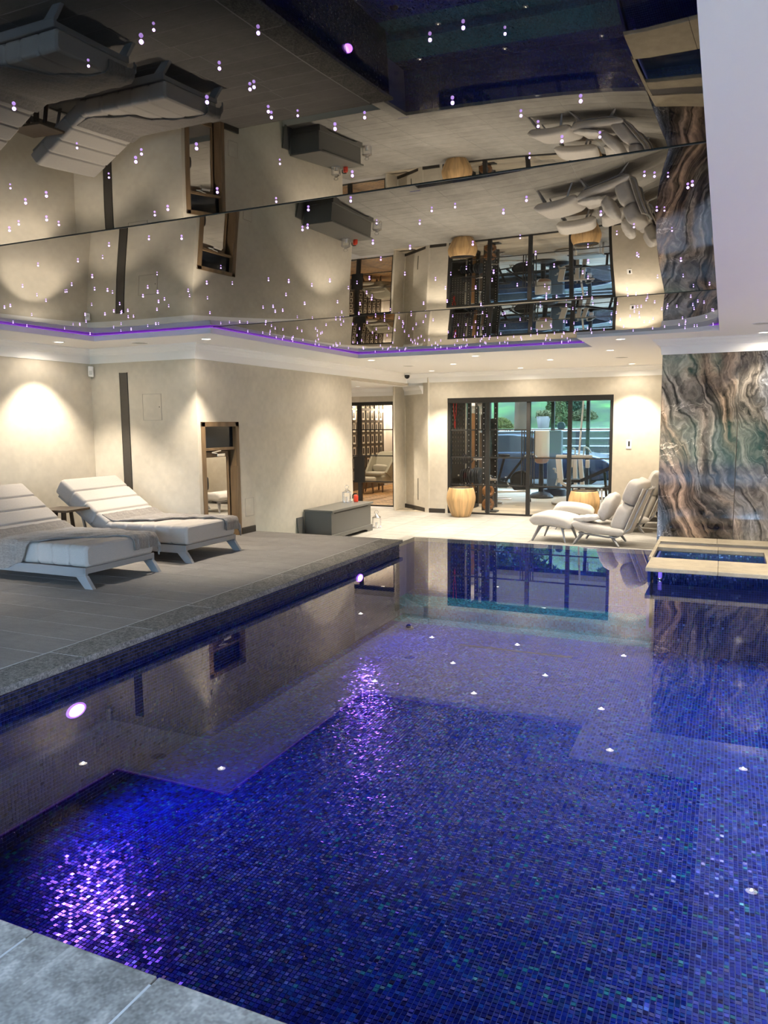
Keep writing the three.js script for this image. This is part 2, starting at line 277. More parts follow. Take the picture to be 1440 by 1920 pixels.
// ------------------------------------------------------------------ walls
{
  // wall_left and the far corner
  struct('wall_left', wallSlab('x', ZC - 0.2, ZBACK + 0.2, -1, 2.8, XL, 0.2), M.wall, 'beige plaster wall behind the loungers');
  // recess wall facing the camera, beside the lounger heads
  struct('wall_recess', wallSlab('z', XL, XW - 0.15, -1, 2.8, ZC, 0.05), M.wall, 'beige plaster wall with a dark vertical strip');
  // long wall with the glazed door; its opening runs z -7.955 .. -7.21
  struct('wall_side', wallSlab('x', WE, ZC, -1, 2.8, XW, 0.15, [[-7.955, HD, -7.21, 1.543]]), M.wall, 'long beige plaster wall with the narrow glazed door');
  struct('wall_passage', wallSlab('z', -8.6, XW - 0.15, -1, 2.8, WE, -0.15), M.wall, 'plaster wall turning into the passage');
  // beam over the passage mouth
  struct('beam', box(XW - 0.15, 2.225, ZB - 0.12, XW, 2.8, WE, 0), M.wall, 'plaster beam over the passage mouth');
  // passage back wall with the office door, diagonal wall, back wall with the gym doors
  const ZA = -14.1;
  struct('wall_passage_back', wallSlab('z', -8.6, -5.83, -1, 2.8, ZA, 0.15, [[-7.75, YF, -6.1, 1.93]]), M.wall, 'plaster wall round the office door');
  struct('wall_passage_left', wallSlab('x', ZA, WE, -1, 2.8, -8.6, 0.15), M.wall, 'plaster end wall of the passage');
  const L = Math.hypot(0.73, 0.67), dg = box(0, -1, -0.15, L, 2.8, 0); dg.rotateY(Math.atan2(-0.67, 0.73)); dg.translate(-5.83, 0, ZA);
  struct('wall_diagonal', muv(dg), M.wall, 'short slanted plaster wall between the two glazed doors');
  struct('wall_back', wallSlab('z', -5.1, XM + 0.3, -1, 2.8, ZB, 0.15, [[-4.76, YF, -1.72, 1.962]]), M.wall, 'plaster wall round the black framed gym doors');
  struct('wall_marble_core', box(XM + 0.025, -1, ZB, XRIGHT + 0.2, 2.8, ZM - 0.025), M.wall, 'solid wall behind the marble slabs');
  struct('wall_right', wallSlab('x', ZM, ZBACK + 0.2, -1, 2.8, XRIGHT, -0.2), M.wall, 'plaster wall right of the pool');
  struct('passage_ceiling', [box(-8.6, 2.215, ZA, XW - 0.15, 2.3, WE), box(XW - 0.15, 2.215, ZA - 0.1, -5.0, 2.3, ZB - 0.12)], M.soffit, 'lower white ceiling of the passage');
  struct('trim_1', sweep([[-8.58, ZA], [-5.83, ZA], [-5.25, ZA + 0.53]], [[0, 2.06], [0.02, 2.06], [0.03, 2.14], [0.08, 2.19], [0.09, 2.215], [0, 2.215]]), M.white, 'white cornice over the office door');
  // rear wall behind the camera: wide glazed garden doors, eight lights
  const holes = []; for (let i = 0; i < 6; i++) holes.push([-6.6 + i * 1.55, 0.13, -6.6 + i * 1.55 + 1.42, 2.25]);
  struct('wall_rear', wallSlab('z', XL, XRIGHT, -1, 2.8, ZBACK, -0.25, holes), M.wall, 'rear wall with the garden windows');
  holes.forEach((h, i) => {
    const g = structGroup(`window_${i + 1}`, 'tall garden window in the rear wall');
    part(g, 'window_frame', [box(h[0], h[1], ZBACK + 0.1, h[0] + 0.05, h[3], ZBACK + 0.16), box(h[2] - 0.05, h[1], ZBACK + 0.1, h[2], h[3], ZBACK + 0.16), box(h[0], h[3] - 0.06, ZBACK + 0.1, h[2], h[3], ZBACK + 0.16), box(h[0], h[1], ZBACK + 0.1, h[2], h[1] + 0.06, ZBACK + 0.16)], M.steel);
    const q = new THREE.PlaneGeometry(h[2] - h[0] - 0.1, h[3] - h[1] - 0.12); q.translate((h[0] + h[2]) / 2, (h[1] + h[3]) / 2, ZBACK + 0.13); part(g, 'pane', q, M.pane);
  });
}

// ------------------------------------------------------------------ ceiling with recess, mirror panels, cornice
const RECESS = [[-0.095, 2.0], [-0.095, -8.75], [-1.55, -8.75], [-1.55, -9.86], [-4.80, -9.86], [-4.80, -6.454], [-6.36, -6.454], [-6.36, 2.0]];
{
  const outer = [[XL - 0.2, ZBACK + 0.2], [XRIGHT + 0.2, ZBACK + 0.2], [XRIGHT + 0.2, ZB - 0.15], [XL - 0.2, ZB - 0.15]];
  const s = new THREE.Shape(outer.map(([x, z]) => new THREE.Vector2(x, -z)));
  s.holes.push(new THREE.Path(RECESS.map(([x, z]) => new THREE.Vector2(x, -z))));
  const g = new THREE.ExtrudeGeometry(s, { depth: 0.32, bevelEnabled: false }); g.rotateX(-Math.PI / 2); g.translate(0, HS, 0);
  struct('ceiling', muv(clean(g)), M.soffit, 'white lowered ceiling round the mirrored recess');
  struct('roof_slab', box(XL - 0.2, HS + 0.32, ZB - 0.15, XRIGHT + 0.2, HS + 0.5, ZBACK + 0.2), M.soffit, 'roof slab above the recess');
  // the stretched black mirror sheet: seams at z = .3, -3.1, -6.5, -9.86; it sags a little between them
  const K = 0.0147;
  const sag = (x, z, z0, z1, x0, x1) => { const u = (2 * x - x0 - x1) / (x1 - x0); return HM + (z0 < -3 && z0 > -6 ? K * 0.84 : K) * (z - z0) * (z - z1) * (1 - Math.pow(Math.abs(u), 10)); };
  const R = rng(77);
  const starGeo = (r) => new THREE.SphereGeometry(r, 8, 6);
  const SG = [starGeo(0.0036), starGeo(0.0046), starGeo(0.0056)];
  const bands = [[2.0, 0.3, -6.36, -0.095], [0.3, -3.1, -6.36, -0.095], [-3.1, -6.5, -6.36, -0.095], [-6.5, -9.86, -4.8, -0.095]];
  const labels = ['mirror sheet above the camera', 'nearest dark mirror sheet of the starry ceiling', 'middle dark mirror sheet of the starry ceiling', 'farthest dark mirror sheet of the starry ceiling'];
  bands.forEach(([z0, z1, x0, x1], b) => {
    const p = structGroup('ceiling_mirror', labels[b]);
    part(p, 'sheet', grid((u, v) => { const x = x0 + (x1 - x0) * u, z = z0 + (z1 - z0) * v; return [x, sag(x, z, z0, z1, x0, x1), z]; }, 48, 40), M.mirror);
    if (b < 3) part(p, 'seam_strip', box(x0, HM - 0.003, z1 - 0.0035, x1, HM + 0.004, z1 + 0.0035), M.seam);
    if (!b) return;
    const spots = [], n = [0, 120, 180, 250][b], near = b === 1 ? 1.95 : z0 - z1;
    for (let i = 0; i < n; i++) {
      const x = x0 + 0.04 + (x1 - x0 - 0.08) * R(), z = z1 + 0.05 + (near - 0.1) * R();
      if (b === 3 && x > -1.6 && z < -8.7) continue;
      if (b === 2 && x < -4.75 && z < -6.4) continue;
      spots.push([x, sag(x, z, z0, z1, x0, x1) - 0.0075, z, SG[Math.floor(R() * 3)]]);
    }
    if (b < 3) for (const [x, y, z, g] of spots) part(p, 'star_light', g, M.star, [x, y, z]);
    else {
      const m = new THREE.InstancedMesh(SG[1], M.star, spots.length); m.name = 'star_lights'; m.userData.kind = 'stuff';
      spots.forEach(([x, y, z], i) => m.setMatrixAt(i, new THREE.Matrix4().makeTranslation(x, y, z))); p.add(m);
    }
  });
  // cornice along the room
  const prof = [[0, HC], [0.012, HC], [0.02, HC + 0.09], [0.035, HC + 0.105], [0.05, HC + 0.11], [0.075, HC + 0.135], [0.095, HC + 0.145], [0.105, HC + 0.16], [0.105, HS + 0.001], [0, HS + 0.001]];
  struct('trim_2', sweep([[XL, ZBACK], [XL, ZC], [XW, ZC], [XW, ZB], [XM, ZB], [XM, ZM], [XRIGHT, ZM], [XRIGHT, ZBACK]], prof), M.white, 'white moulded cornice under the ceiling');
  // violet light line on the recess edge
  const strip = thing('light_strip', 'thin violet light line round the mirrored ceiling edge', 'light strip');
  const inset = 0.008, pts = [[-0.095 - inset, -8.75 + inset], [-1.55 - inset, -8.75 + inset], [-1.55 - inset, -9.86 + inset], [-4.8 + inset, -9.86 + inset], [-4.8 + inset, -6.454 + inset], [-6.36 + inset, -6.454 + inset], [-6.36 + inset, 1.9]];
  for (let i = 0; i + 1 < pts.length; i++) {
    const [a, b] = [pts[i], pts[i + 1]]; part(strip, 'strip_run', bar([a[0], HM - 0.009, a[1]], [b[0], HM - 0.009, b[1]], 0.011, 0.011, 1, true), M.led);
  }
  for (const [x, z, w, ry] of [[-6.34, -4.6, 3.4, Math.PI / 2], [-5.58, -6.47 + 0.03, 1.5, 0], [-4.78, -8.1, 3.2, Math.PI / 2]]) {
    const l = new THREE.RectAreaLight(lin(...VIOLET), 0.8, w, 0.012); l.position.set(x, HM - 0.03, z); l.rotation.set(-Math.PI / 2, 0, ry); strip.add(l);
  }
}
// ------------------------------------------------------------------ floors: raised deck, near paving, far paving
{
  const R = rng(5);
  // raised deck beside the pool
  const deck = structGroup('floor_deck', 'raised grey deck with the loungers');
  part(deck, 'deck_base', box(XL, -0.9, ZD + 0.03, XD - 0.05, HD - 0.032, ZN + 0.4), M.subfloor);
  part(deck, 'grout_bed', box(XL, HD - 0.032, ZD + 0.03, XD - 0.05, HD - 0.0015, ZN + 0.4), M.grout);
  const gap = 0.0055, rowP = 0.2865, z0 = -3.2533 - 8 * rowP;
  const rows = []; for (let z = ZD + 0.004; z < ZN - 0.3;) { rows.push(z); z += rowP; }
  const zStart = -3.2533 - Math.round((-3.2533 - ZD) / rowP) * rowP;
  for (let i = -1; ; i++) {
    const a = Math.max(ZD, zStart + i * rowP), b = zStart + (i + 1) * rowP; if (a > ZBACK - 0.3) break; if (b < ZD + 0.02) continue;
    let x = -3.738 - gap; const xEnd = XL; let first = 0.55 + 0.6 * R();
    while (x > xEnd) {
      const nx = Math.max(xEnd, x - (first || 1.16)); first = 0;
      part(deck, 'deck_plank', box(nx + gap / 2, HD - 0.02, a + gap / 2, x - gap / 2, HD, Math.min(b, ZBACK) - gap / 2, 0.001), M.deck[Math.floor(R() * 4)]); x = nx;
    }
  }
  // coping: stones along the pool edge, overhanging the mosaic
  const cp = 0.655; const zc0 = -3.95 - 8 * cp;
  for (let i = 0; i < 13; i++) {
    const a = Math.max(ZD, zc0 + i * cp), b = Math.min(ZN, zc0 + (i + 1) * cp); if (b <= ZD + 0.02 || a >= ZN - 0.02) continue;
    part(deck, 'coping_stone', box(-3.738 + gap / 2, HD - 0.042, a + gap / 2, XD, HD, b - gap / 2, 0.005, 2), M.coping[i % 3]);
  }
  for (let i = 0; i < 6; i++) { const x1 = -3.738 - i * 0.62, x0 = x1 - 0.62; part(deck, 'coping_stone', box(x0 + gap / 2, HD - 0.042, ZD - 0.03, x1 - gap / 2, HD - 0.001, ZD - 0.002, 0.004), M.coping[i % 3]); }
  // near paving where the camera stands
  const near = structGroup('floor_near', 'grey stone paving at the near end of the pool');
  part(near, 'paving_bed', box(XD - 0.05, -0.9, ZN + 0.03, XRIGHT, HD - 0.0015, ZBACK), M.grout);
  for (let i = 0; i < 15; i++) for (let j = 0; j < 5; j++) {
    const x1 = -1.248 - 5 * 0.4285 + i * 0.4285, a = Math.max(XD + 0.002, x1), b = Math.min(XRIGHT, x1 + 0.4285), c = ZN + j * 0.8, d = Math.min(ZBACK, c + 0.8);
    if (b <= a + 0.02 || d <= c + 0.02) continue;
    part(near, 'paving_stone', box(a + gap / 2, HD - 0.04, c + (j ? gap / 2 : 0), b - gap / 2, HD, d - gap / 2, 0.004, 1), M.nearTile[Math.floor(R() * 3)]);
  }
  const rf = structGroup('added_floor_right', 'unseen pale stone paving right of the pool, added to bounce light');  // out of view, put in pale to bounce lamp light to the ceiling
  part(rf, 'paving_bed', box(XR, -0.9, -7.36, XRIGHT, HD - 0.006, ZN), M.grout);
  for (let i = 0; i < 4; i++) for (let j = 0; j < 10; j++) { const a = XR + i * 0.6, c = ZN - (j + 1) * 0.6; if (a > XRIGHT - 0.1 || c < -7.38) continue; part(rf, 'paving_stone', box(a + 0.002, HD - 0.04, c + 0.002, Math.min(XRIGHT, a + 0.6) - 0.002, HD, c + 0.598, 0.003), M.pale[Math.floor(R() * 3)]); }
  // far paving, 18 cm below the water line
  const far = structGroup('floor_far', 'pale stone floor in front of the gym doors');
  part(far, 'floor_bed', box(-8.6, YF - 0.3, -14.1, XM, YF - 0.004, ZP - 0.06), M.grout);
  for (let i = 0; i < 11; i++) for (let j = 0; j < 16; j++) {
    const x0 = XM - (i + 1) * 0.6, z0 = ZP - 0.06 - (j + 1) * 0.3, off = 0;
    if (z0 < ZB - 0.1 && x0 > -5.7) continue; if (x0 < XW - 0.4 && z0 > WE - 0.35) continue; if (z0 < -14.12) continue; if (x0 < -7.1) continue;
    part(far, 'floor_tile', box(x0 + gap / 2, YF - 0.02, z0 + gap / 2, x0 + 0.6 - gap / 2, YF, z0 + 0.3 - gap / 2), M.pale[Math.floor(R() * 3)]);
  }
  // skirting
  const sk = [[0, YF], [0.018, YF], [0.018, YF + 0.075], [0.013, YF + 0.082], [0, YF + 0.082]];
  struct('baseboard_back', [sweep([[-6.03, -14.1], [-5.83, -14.1], [-5.1, ZB], [-4.77, ZB]], sk), sweep([[-1.71, ZB], [XM, ZB]], sk)], M.skirting, 'dark stone skirting round the gym doors');
  const sk2 = sk.map(([o, y]) => [o, y - YF + HD]);
  struct('baseboard_side', [sweep([[XL, ZBACK], [XL, ZC], [XW, ZC], [XW, -7.2]], sk2), sweep([[XW, -7.96], [XW, ZD]], sk2)], M.skirting, 'dark skirting along the deck walls');
}

// ------------------------------------------------------------------ the pool
{
  const FLOOR = -0.80, SHELF = -0.70, ZS = -8.35, PITCH = 0.0222;
  const R = rng(19);
  const groutBlue = std({ color: lin(0.025, 0.05, 0.26), roughness: 0.8 });
  const glassTile = phys({ color: lin(1, 1, 1), roughness: 0.24, metalness: 0.3, specularIntensity: 0.6 });
  const floor = structGroup('pool_floor', 'blue glass mosaic pool floor');
  part(floor, 'mosaic_bed', [box(XP - 0.3, FLOOR - 0.2, ZS, XR, FLOOR, ZN + 0.1), box(XP - 0.3, FLOOR - 0.2, ZP - 0.2, XR, SHELF, ZS)], groutBlue);
  const walls = structGroup('pool_wall', 'mosaic walls of the pool');
  part(walls, 'mosaic_bed', [box(XD - 0.2, FLOOR - 0.1, ZD + 0.04, XD - 0.035, HD - 0.043, ZN + 0.05), box(XP - 0.15, FLOOR - 0.1, ZP - 0.1, XP - 0.005, -0.004, ZD + 0.04),
    box(XP - 0.15, FLOOR - 0.1, ZP - 0.06, XM, -0.004, ZP - 0.005), box(XD - 0.2, FLOOR - 0.1, ZN + 0.035, XR, HD - 0.05, ZN + 0.1), box(XR + 0.005, FLOOR - 0.1, ZP, XR + 0.1, HD - 0.05, ZN + 0.1),
    box(XP, FLOOR - 0.1, ZD + 0.04, XD - 0.1, HD - 0.043, ZD + 0.06)], groutBlue);
  // one mosaic tile: a low frustum, laid facing +y
  const tileGeo = (() => { const h = PITCH * 0.445, k = h * 0.9, t = 0.003, a = [[-h, -0.004, -h], [h, -0.004, -h], [h, -0.004, h], [-h, -0.004, h]], b = [[-k, t, -k], [k, t, -k], [k, t, k], [-k, t, k]], v = [];
    v.push(...b[0], ...b[2], ...b[1], ...b[0], ...b[3], ...b[2]);
    for (let i = 0; i < 4; i++) { const j = (i + 1) % 4; v.push(...a[i], ...b[i], ...b[j], ...a[i], ...b[j], ...a[j]); }
    const g = new THREE.BufferGeometry(); g.setAttribute('position', new THREE.Float32BufferAttribute(v, 3)); g.computeVertexNormals(); return muv(g); })();
  const shade = () => { const r = R(), k = 0.40 + 0.72 * R(); return r < 0.66 ? [0.003 * k, 0.022 * k, 0.35 * k] : r < 0.91 ? [0.005 * k, 0.055 * k, 0.40 * k] : r < 0.96 ? [0.012 * k, 0.18 * k, 0.34 * k] : [0.006 * k, 0.012 * k, 0.16 * k]; };
  const M4 = new THREE.Matrix4(), Q = new THREE.Quaternion(), E3 = new THREE.Euler(), ONE = V(1, 1, 1), c = new THREE.Color();
  const gauss = () => (R() + R() + R() - 1.5) * 1.15;
  const TILT = 0.15;
  // list of [x, y, z, base quaternion]
  const lay = [];
  const up = new THREE.Quaternion(), px = new THREE.Quaternion().setFromUnitVectors(V(0, 1, 0), V(1, 0, 0)), pz = new THREE.Quaternion().setFromUnitVectors(V(0, 1, 0), V(0, 0, 1));
  for (let x = XD - 0.035 + PITCH / 2; x < XR; x += PITCH) for (let z = ZN + 0.03; z > ZS; z -= PITCH) lay.push([x, FLOOR + 0.001, z, up, 0]);
  for (let x = XP + PITCH / 2; x < XM + 0.3; x += PITCH) for (let z = ZS - PITCH / 2; z > ZP; z -= PITCH) lay.push([x, SHELF + 0.001, z, up, 0]);
  for (let x = XP + PITCH / 2; x < XM + 0.3; x += PITCH) for (let y = FLOOR + PITCH / 2; y < SHELF; y += PITCH) lay.push([x, y, ZS + 0.001, pz, 1]);
  for (let z = ZN; z > ZD + 0.04; z -= PITCH) for (let y = HD - 0.043 - PITCH / 2; y > FLOOR; y -= PITCH) lay.push([XD - 0.034, y, z, px, 1]);
  for (let x = XP + PITCH / 2; x < XM; x += PITCH) for (let y = -0.012; y > SHELF; y -= PITCH) lay.push([x, y, ZP - 0.004, pz, 1]);
  // the 300 that show largest: nearest to the camera inside the frame
  const eye = camera.position, fw = V(0, 0, -1).applyEuler(camera.rotation), inv = new THREE.Quaternion().setFromEuler(camera.rotation).invert(), ty = Math.tan(THREE.MathUtils.degToRad(34));
  const near = lay.map((l, i) => { const d = V(l[0], l[1], l[2]).sub(eye), q = d.clone().applyQuaternion(inv), inn = q.z < 0 && Math.abs(q.x / -q.z) < ty * 0.74 && Math.abs(q.y / -q.z) < ty && l[4] === 0 && !(l[2] > ZN - 0.65 + 0 * l[0]); return [inn ? d.length() : 1e9, i]; }).sort((a, b) => a[0] - b[0]).slice(0, 300).map((e) => e[1]);
  const single = new Set(near);
  const glassTones = []; for (let i = 0; i < 14; i++) { const m = glassTile.clone(); m.color = lin(...shade()); glassTones.push(m); }
  const pick = lay.filter((_, i) => !single.has(i));
  const tiltQ = () => new THREE.Quaternion().setFromEuler(E3.set(gauss() * TILT, 0, gauss() * TILT));
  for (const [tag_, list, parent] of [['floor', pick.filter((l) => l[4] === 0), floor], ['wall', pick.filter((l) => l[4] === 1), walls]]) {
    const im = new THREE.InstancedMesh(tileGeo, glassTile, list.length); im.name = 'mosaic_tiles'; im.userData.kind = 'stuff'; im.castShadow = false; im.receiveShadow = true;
    list.forEach(([x, y, z, q], i) => { M4.compose(V(x, y, z), Q.copy(q).multiply(tiltQ()), ONE); im.setMatrixAt(i, M4); let s = shade(); const g = 0.5 + R(); if (z < -7.98 && z > -8.95 && y < -0.6) s = [0.02 * g, 0.17 * g, 0.24 * g]; im.setColorAt(i, q === px ? (y > -0.03 ? c.setRGB(0.05 * g, 0.042 * g, 0.05 * g) : c.setRGB(s[0] * 0.3, s[1] * 0.3, s[2] * 0.3)) : c.setRGB(...s)); });  // teal tiles paint a reflected gleam; deck wall tiles darkened underwater as shade
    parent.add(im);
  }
  for (const i of near) { const [x, y, z, q] = lay[i], m = part(floor, 'mosaic_tile', tileGeo, glassTones[Math.floor(R() * 14)], [x, y, z]); m.quaternion.copy(q).multiply(tiltQ()); }

  // stone lip of the overflow edge
  for (let i = 0; i < 5; i++) part(walls, 'edge_stone', box(XP - 0.16 + i * 0.64, -0.05, ZP - 0.065, Math.min(XM, XP - 0.16 + (i + 1) * 0.64) - 0.002, 0.0015, ZP), M.pale[i % 3]);
  for (let i = 0; i < 2; i++) part(walls, 'edge_stone', box(XP - 0.16, -0.05, ZP + 0.002 + i * 0.52, XP, 0.0015, ZP + 0.52 + i * 0.52), M.pale[i % 3]);
  // still water to the brim
  const ws = new THREE.Shape([[XD - 0.03, -ZN], [XR, -ZN], [XR, -ZP], [XP, -ZP], [XP, -ZD], [XD - 0.03, -ZD]].map(([x, y]) => new THREE.Vector2(x, y)));
  const wg = new THREE.ShapeGeometry(ws); wg.rotateX(-Math.PI / 2);
  struct('water', clean(wg), M.water, 'still mirror-smooth pool water').userData.kind = 'stuff';

  // violet underwater lamps on the deck side
  const lampLabel = ['oval violet underwater lamp near the camera end of the deck wall', 'oval violet underwater lamp near the far corner of the deck'];
  [[-0.185, -3.234], [-0.12, -7.117]].forEach(([y, z], i) => {
    const l = thing('pool_lamp', lampLabel[i], 'pool lamp', [XD - 0.03, y, z], 0, 'violet underwater lamps in the deck wall');
    const ring = new THREE.TorusGeometry(0.066, 0.009, 10, 36); ring.rotateY(Math.PI / 2); ring.scale(1, 0.58, 1); ring.translate(0.008, 0, 0); part(l, 'halo_ring', clean(ring), M.violetHalo);  // glowing ring stands in for lamp bloom, its flattening for refraction
    const d = cyl(0.058, 0.06, 0.014, 36); d.rotateZ(-Math.PI / 2); d.scale(1, 0.55, 1); d.translate(0.007, 0, 0); part(l, 'lens', d, M.violetGlow);
    const s = new THREE.SpotLight(lin(...VIOLET), 8.5, 0, 1.35, 0.6, 2); s.position.set(0.03, 0, 0); s.target.position.set(1, -0.28, 0); s.castShadow = true; s.shadow.radius = 2.5; l.add(s); l.add(s.target);
  });

  // raised spa in front of the marble: stone rim, mosaic lining, its own water, overhanging front stone
  const spa = thing('spa_pool', 'raised square spa pool with stone rim in front of the marble wall', 'spa pool');
  const RT = 0.15, stone = M.spaStone = std({ color: lin(0.95, 0.83, 0.64), map: rep(T.pale, 1.4), bumpMap: rep(T.granite, 2), bumpScale: 0.001, roughness: 0.6 });
  const plain = std({ color: lin(0.45, 0.45, 0.44), map: rep(T.pale, 1.1), roughness: 0.6 });
  const SX1 = 0.412, A = -7.36, B = -7.95, C = -8.62;
  for (let i = 0; i < 3; i++) part(spa, 'rim_stone', box(-0.632 + i * 0.62 + 0.001, RT - 0.04, B, Math.min(XRIGHT, -0.632 + (i + 1) * 0.62) - 0.001, RT, A, 0.006, 2), stone);
  part(spa, 'rim_stone', box(-0.655, RT - 0.04, ZM + 0.001, -0.62, RT, B - 0.002, 0.004), stone);
  part(spa, 'rim_stone', box(SX1, RT - 0.04, C, 0.9, RT, B - 0.002, 0.004), stone);
  for (let i = 0; i < 3; i++) part(spa, 'rim_stone', box(-0.62 + i * 0.6 + 0.001, RT - 0.04, C - 0.22, -0.62 + (i + 1) * 0.6 - 0.001, RT, C, 0.004), stone);
  part(spa, 'drain_channel', box(-0.655, RT - 0.06, C - 0.42, 1.6, RT - 0.012, C - 0.22), std({ color: lin(0.10, 0.09, 0.085), roughness: 0.6 }));
  for (let i = 0; i < 3; i++) part(spa, 'rim_stone', box(-0.655 + i * 0.62 + 0.001, RT - 0.04, ZM + 0.001, -0.655 + (i + 1) * 0.62 - 0.001, RT + 0.004, C - 0.42, 0.004), stone);
  part(spa, 'lining', [box(-0.64, -0.6, C - 0.04, SX1, RT - 0.04, C - 0.012), box(-0.66, -0.6, C, -0.632, RT - 0.04, B), box(SX1, -0.6, C, SX1 + 0.03, RT - 0.04, B), box(-0.64, -0.62, C, SX1, -0.58, B)], groutBlue);
  part(spa, 'front_wall', box(-0.60, -0.9, B - 0.05, XR, RT - 0.041, B + 0.05), groutBlue);
  part(spa, 'side_wall', box(-0.60, -0.9, ZP - 0.1, -0.58, RT - 0.042, B), groutBlue);
  part(spa, 'spa_face', [box(-0.63, RT - 0.048, C - 0.012, SX1, RT - 0.041, C - 0.008)], plain);
  {
    const list = [];
    for (let x = -0.622; x < SX1; x += PITCH) for (let y = RT - 0.055; y > -0.3; y -= PITCH) list.push([x, y, C - 0.011, pz]);
    for (let z = C; z < B; z += PITCH) for (let y = RT - 0.055; y > -0.3; y -= PITCH) list.push([-0.631, y, z, px]);
    for (let x = -0.59; x < XR; x += PITCH) for (let y = RT - 0.055; y > FLOOR; y -= PITCH) list.push([x, y, B + 0.051, pz]);
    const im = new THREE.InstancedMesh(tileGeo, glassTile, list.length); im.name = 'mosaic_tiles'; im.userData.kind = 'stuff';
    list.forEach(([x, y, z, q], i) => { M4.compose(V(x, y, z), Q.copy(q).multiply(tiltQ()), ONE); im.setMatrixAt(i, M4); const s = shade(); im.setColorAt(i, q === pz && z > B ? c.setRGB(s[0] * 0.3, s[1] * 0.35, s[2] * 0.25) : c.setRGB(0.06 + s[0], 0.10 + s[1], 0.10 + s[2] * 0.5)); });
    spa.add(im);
  }
  const sw = new THREE.PlaneGeometry(SX1 + 0.62, B - C); sw.rotateX(-Math.PI / 2); sw.translate((SX1 - 0.62) / 2, 0.035, (B + C) / 2);
  tag(part(spa, 'spa_water', sw, M.water), null, null, null, null);
  const glowPost = thing('glow_post', 'short upright post under the spa rim with a painted violet glow', 'glowing post', [-0.515, 0, -7.58]);
  part(glowPost, 'tube', cyl(0.017, 0.017, 0.09, 18, 0, 0.06, 0), std({ color: lin(0.2, 0.1, 0.4), emissive: lin(0.16, 0.10, 0.75), emissiveIntensity: 0.9, roughness: 0.3 }));  // glow painted on an added post, standing in for reflected lamp violet
  for (const y of [0.106, 0.012]) part(glowPost, 'collar', cyl(0.022, 0.022, 0.01, 18, 0, y, 0), M.chrome);
  // small round inlet on the pool floor and a narrow slot beside it
  solo('pool_inlet', 'small dark round inlet on the pool floor near the far corner', 'pool inlet', lathe([[0, 0.03], [0.03, 0.028], [0.045, 0.012], [0.05, 0]], 24), M.steel, [-3.16, FLOOR + 0.004, -7.72]);
  solo('floor_slot', 'long dark slot in the pool floor near the far wall', 'floor slot', [box(-2.44, FLOOR, -7.37, -1.29, FLOOR + 0.006, -7.355), box(-2.44, FLOOR, -7.349, -1.29, FLOOR + 0.006, -7.334)], M.seam);
}

// ------------------------------------------------------------------ marble slabs
{
  const wall = structGroup('marble_wall', 'glossy brown grey marble wall behind the spa');
  const W = 0.815;
  const m = [0.02, 0.36, 0.66, 0.2, 0.5].map((o, i) => { const t = T.marble.clone(); t.repeat.set(1 / 2.6, 1 / 2.2); t.offset.set(o - (XM + i * W) / 2.6, -0.05); t.needsUpdate = true; return phys({ map: t, color: lin(1.02, 0.97, 0.92), roughness: 0.06, ior: 1.55 }); });
  for (let i = 0; i < 5; i++) { const x0 = XM + i * W, x1 = Math.min(XRIGHT, x0 + W); if (x1 - x0 < 0.05) break; part(wall, 'marble_slab', box(x0 + 0.001, 0.148, ZM - 0.03, x1 - 0.001, 2.275, ZM, 0.003), m[i]); }
  part(wall, 'marble_return', box(XM - 0.001, YF, -9.9, XM + 0.024, 2.275, ZM - 0.031), m[1]);
}
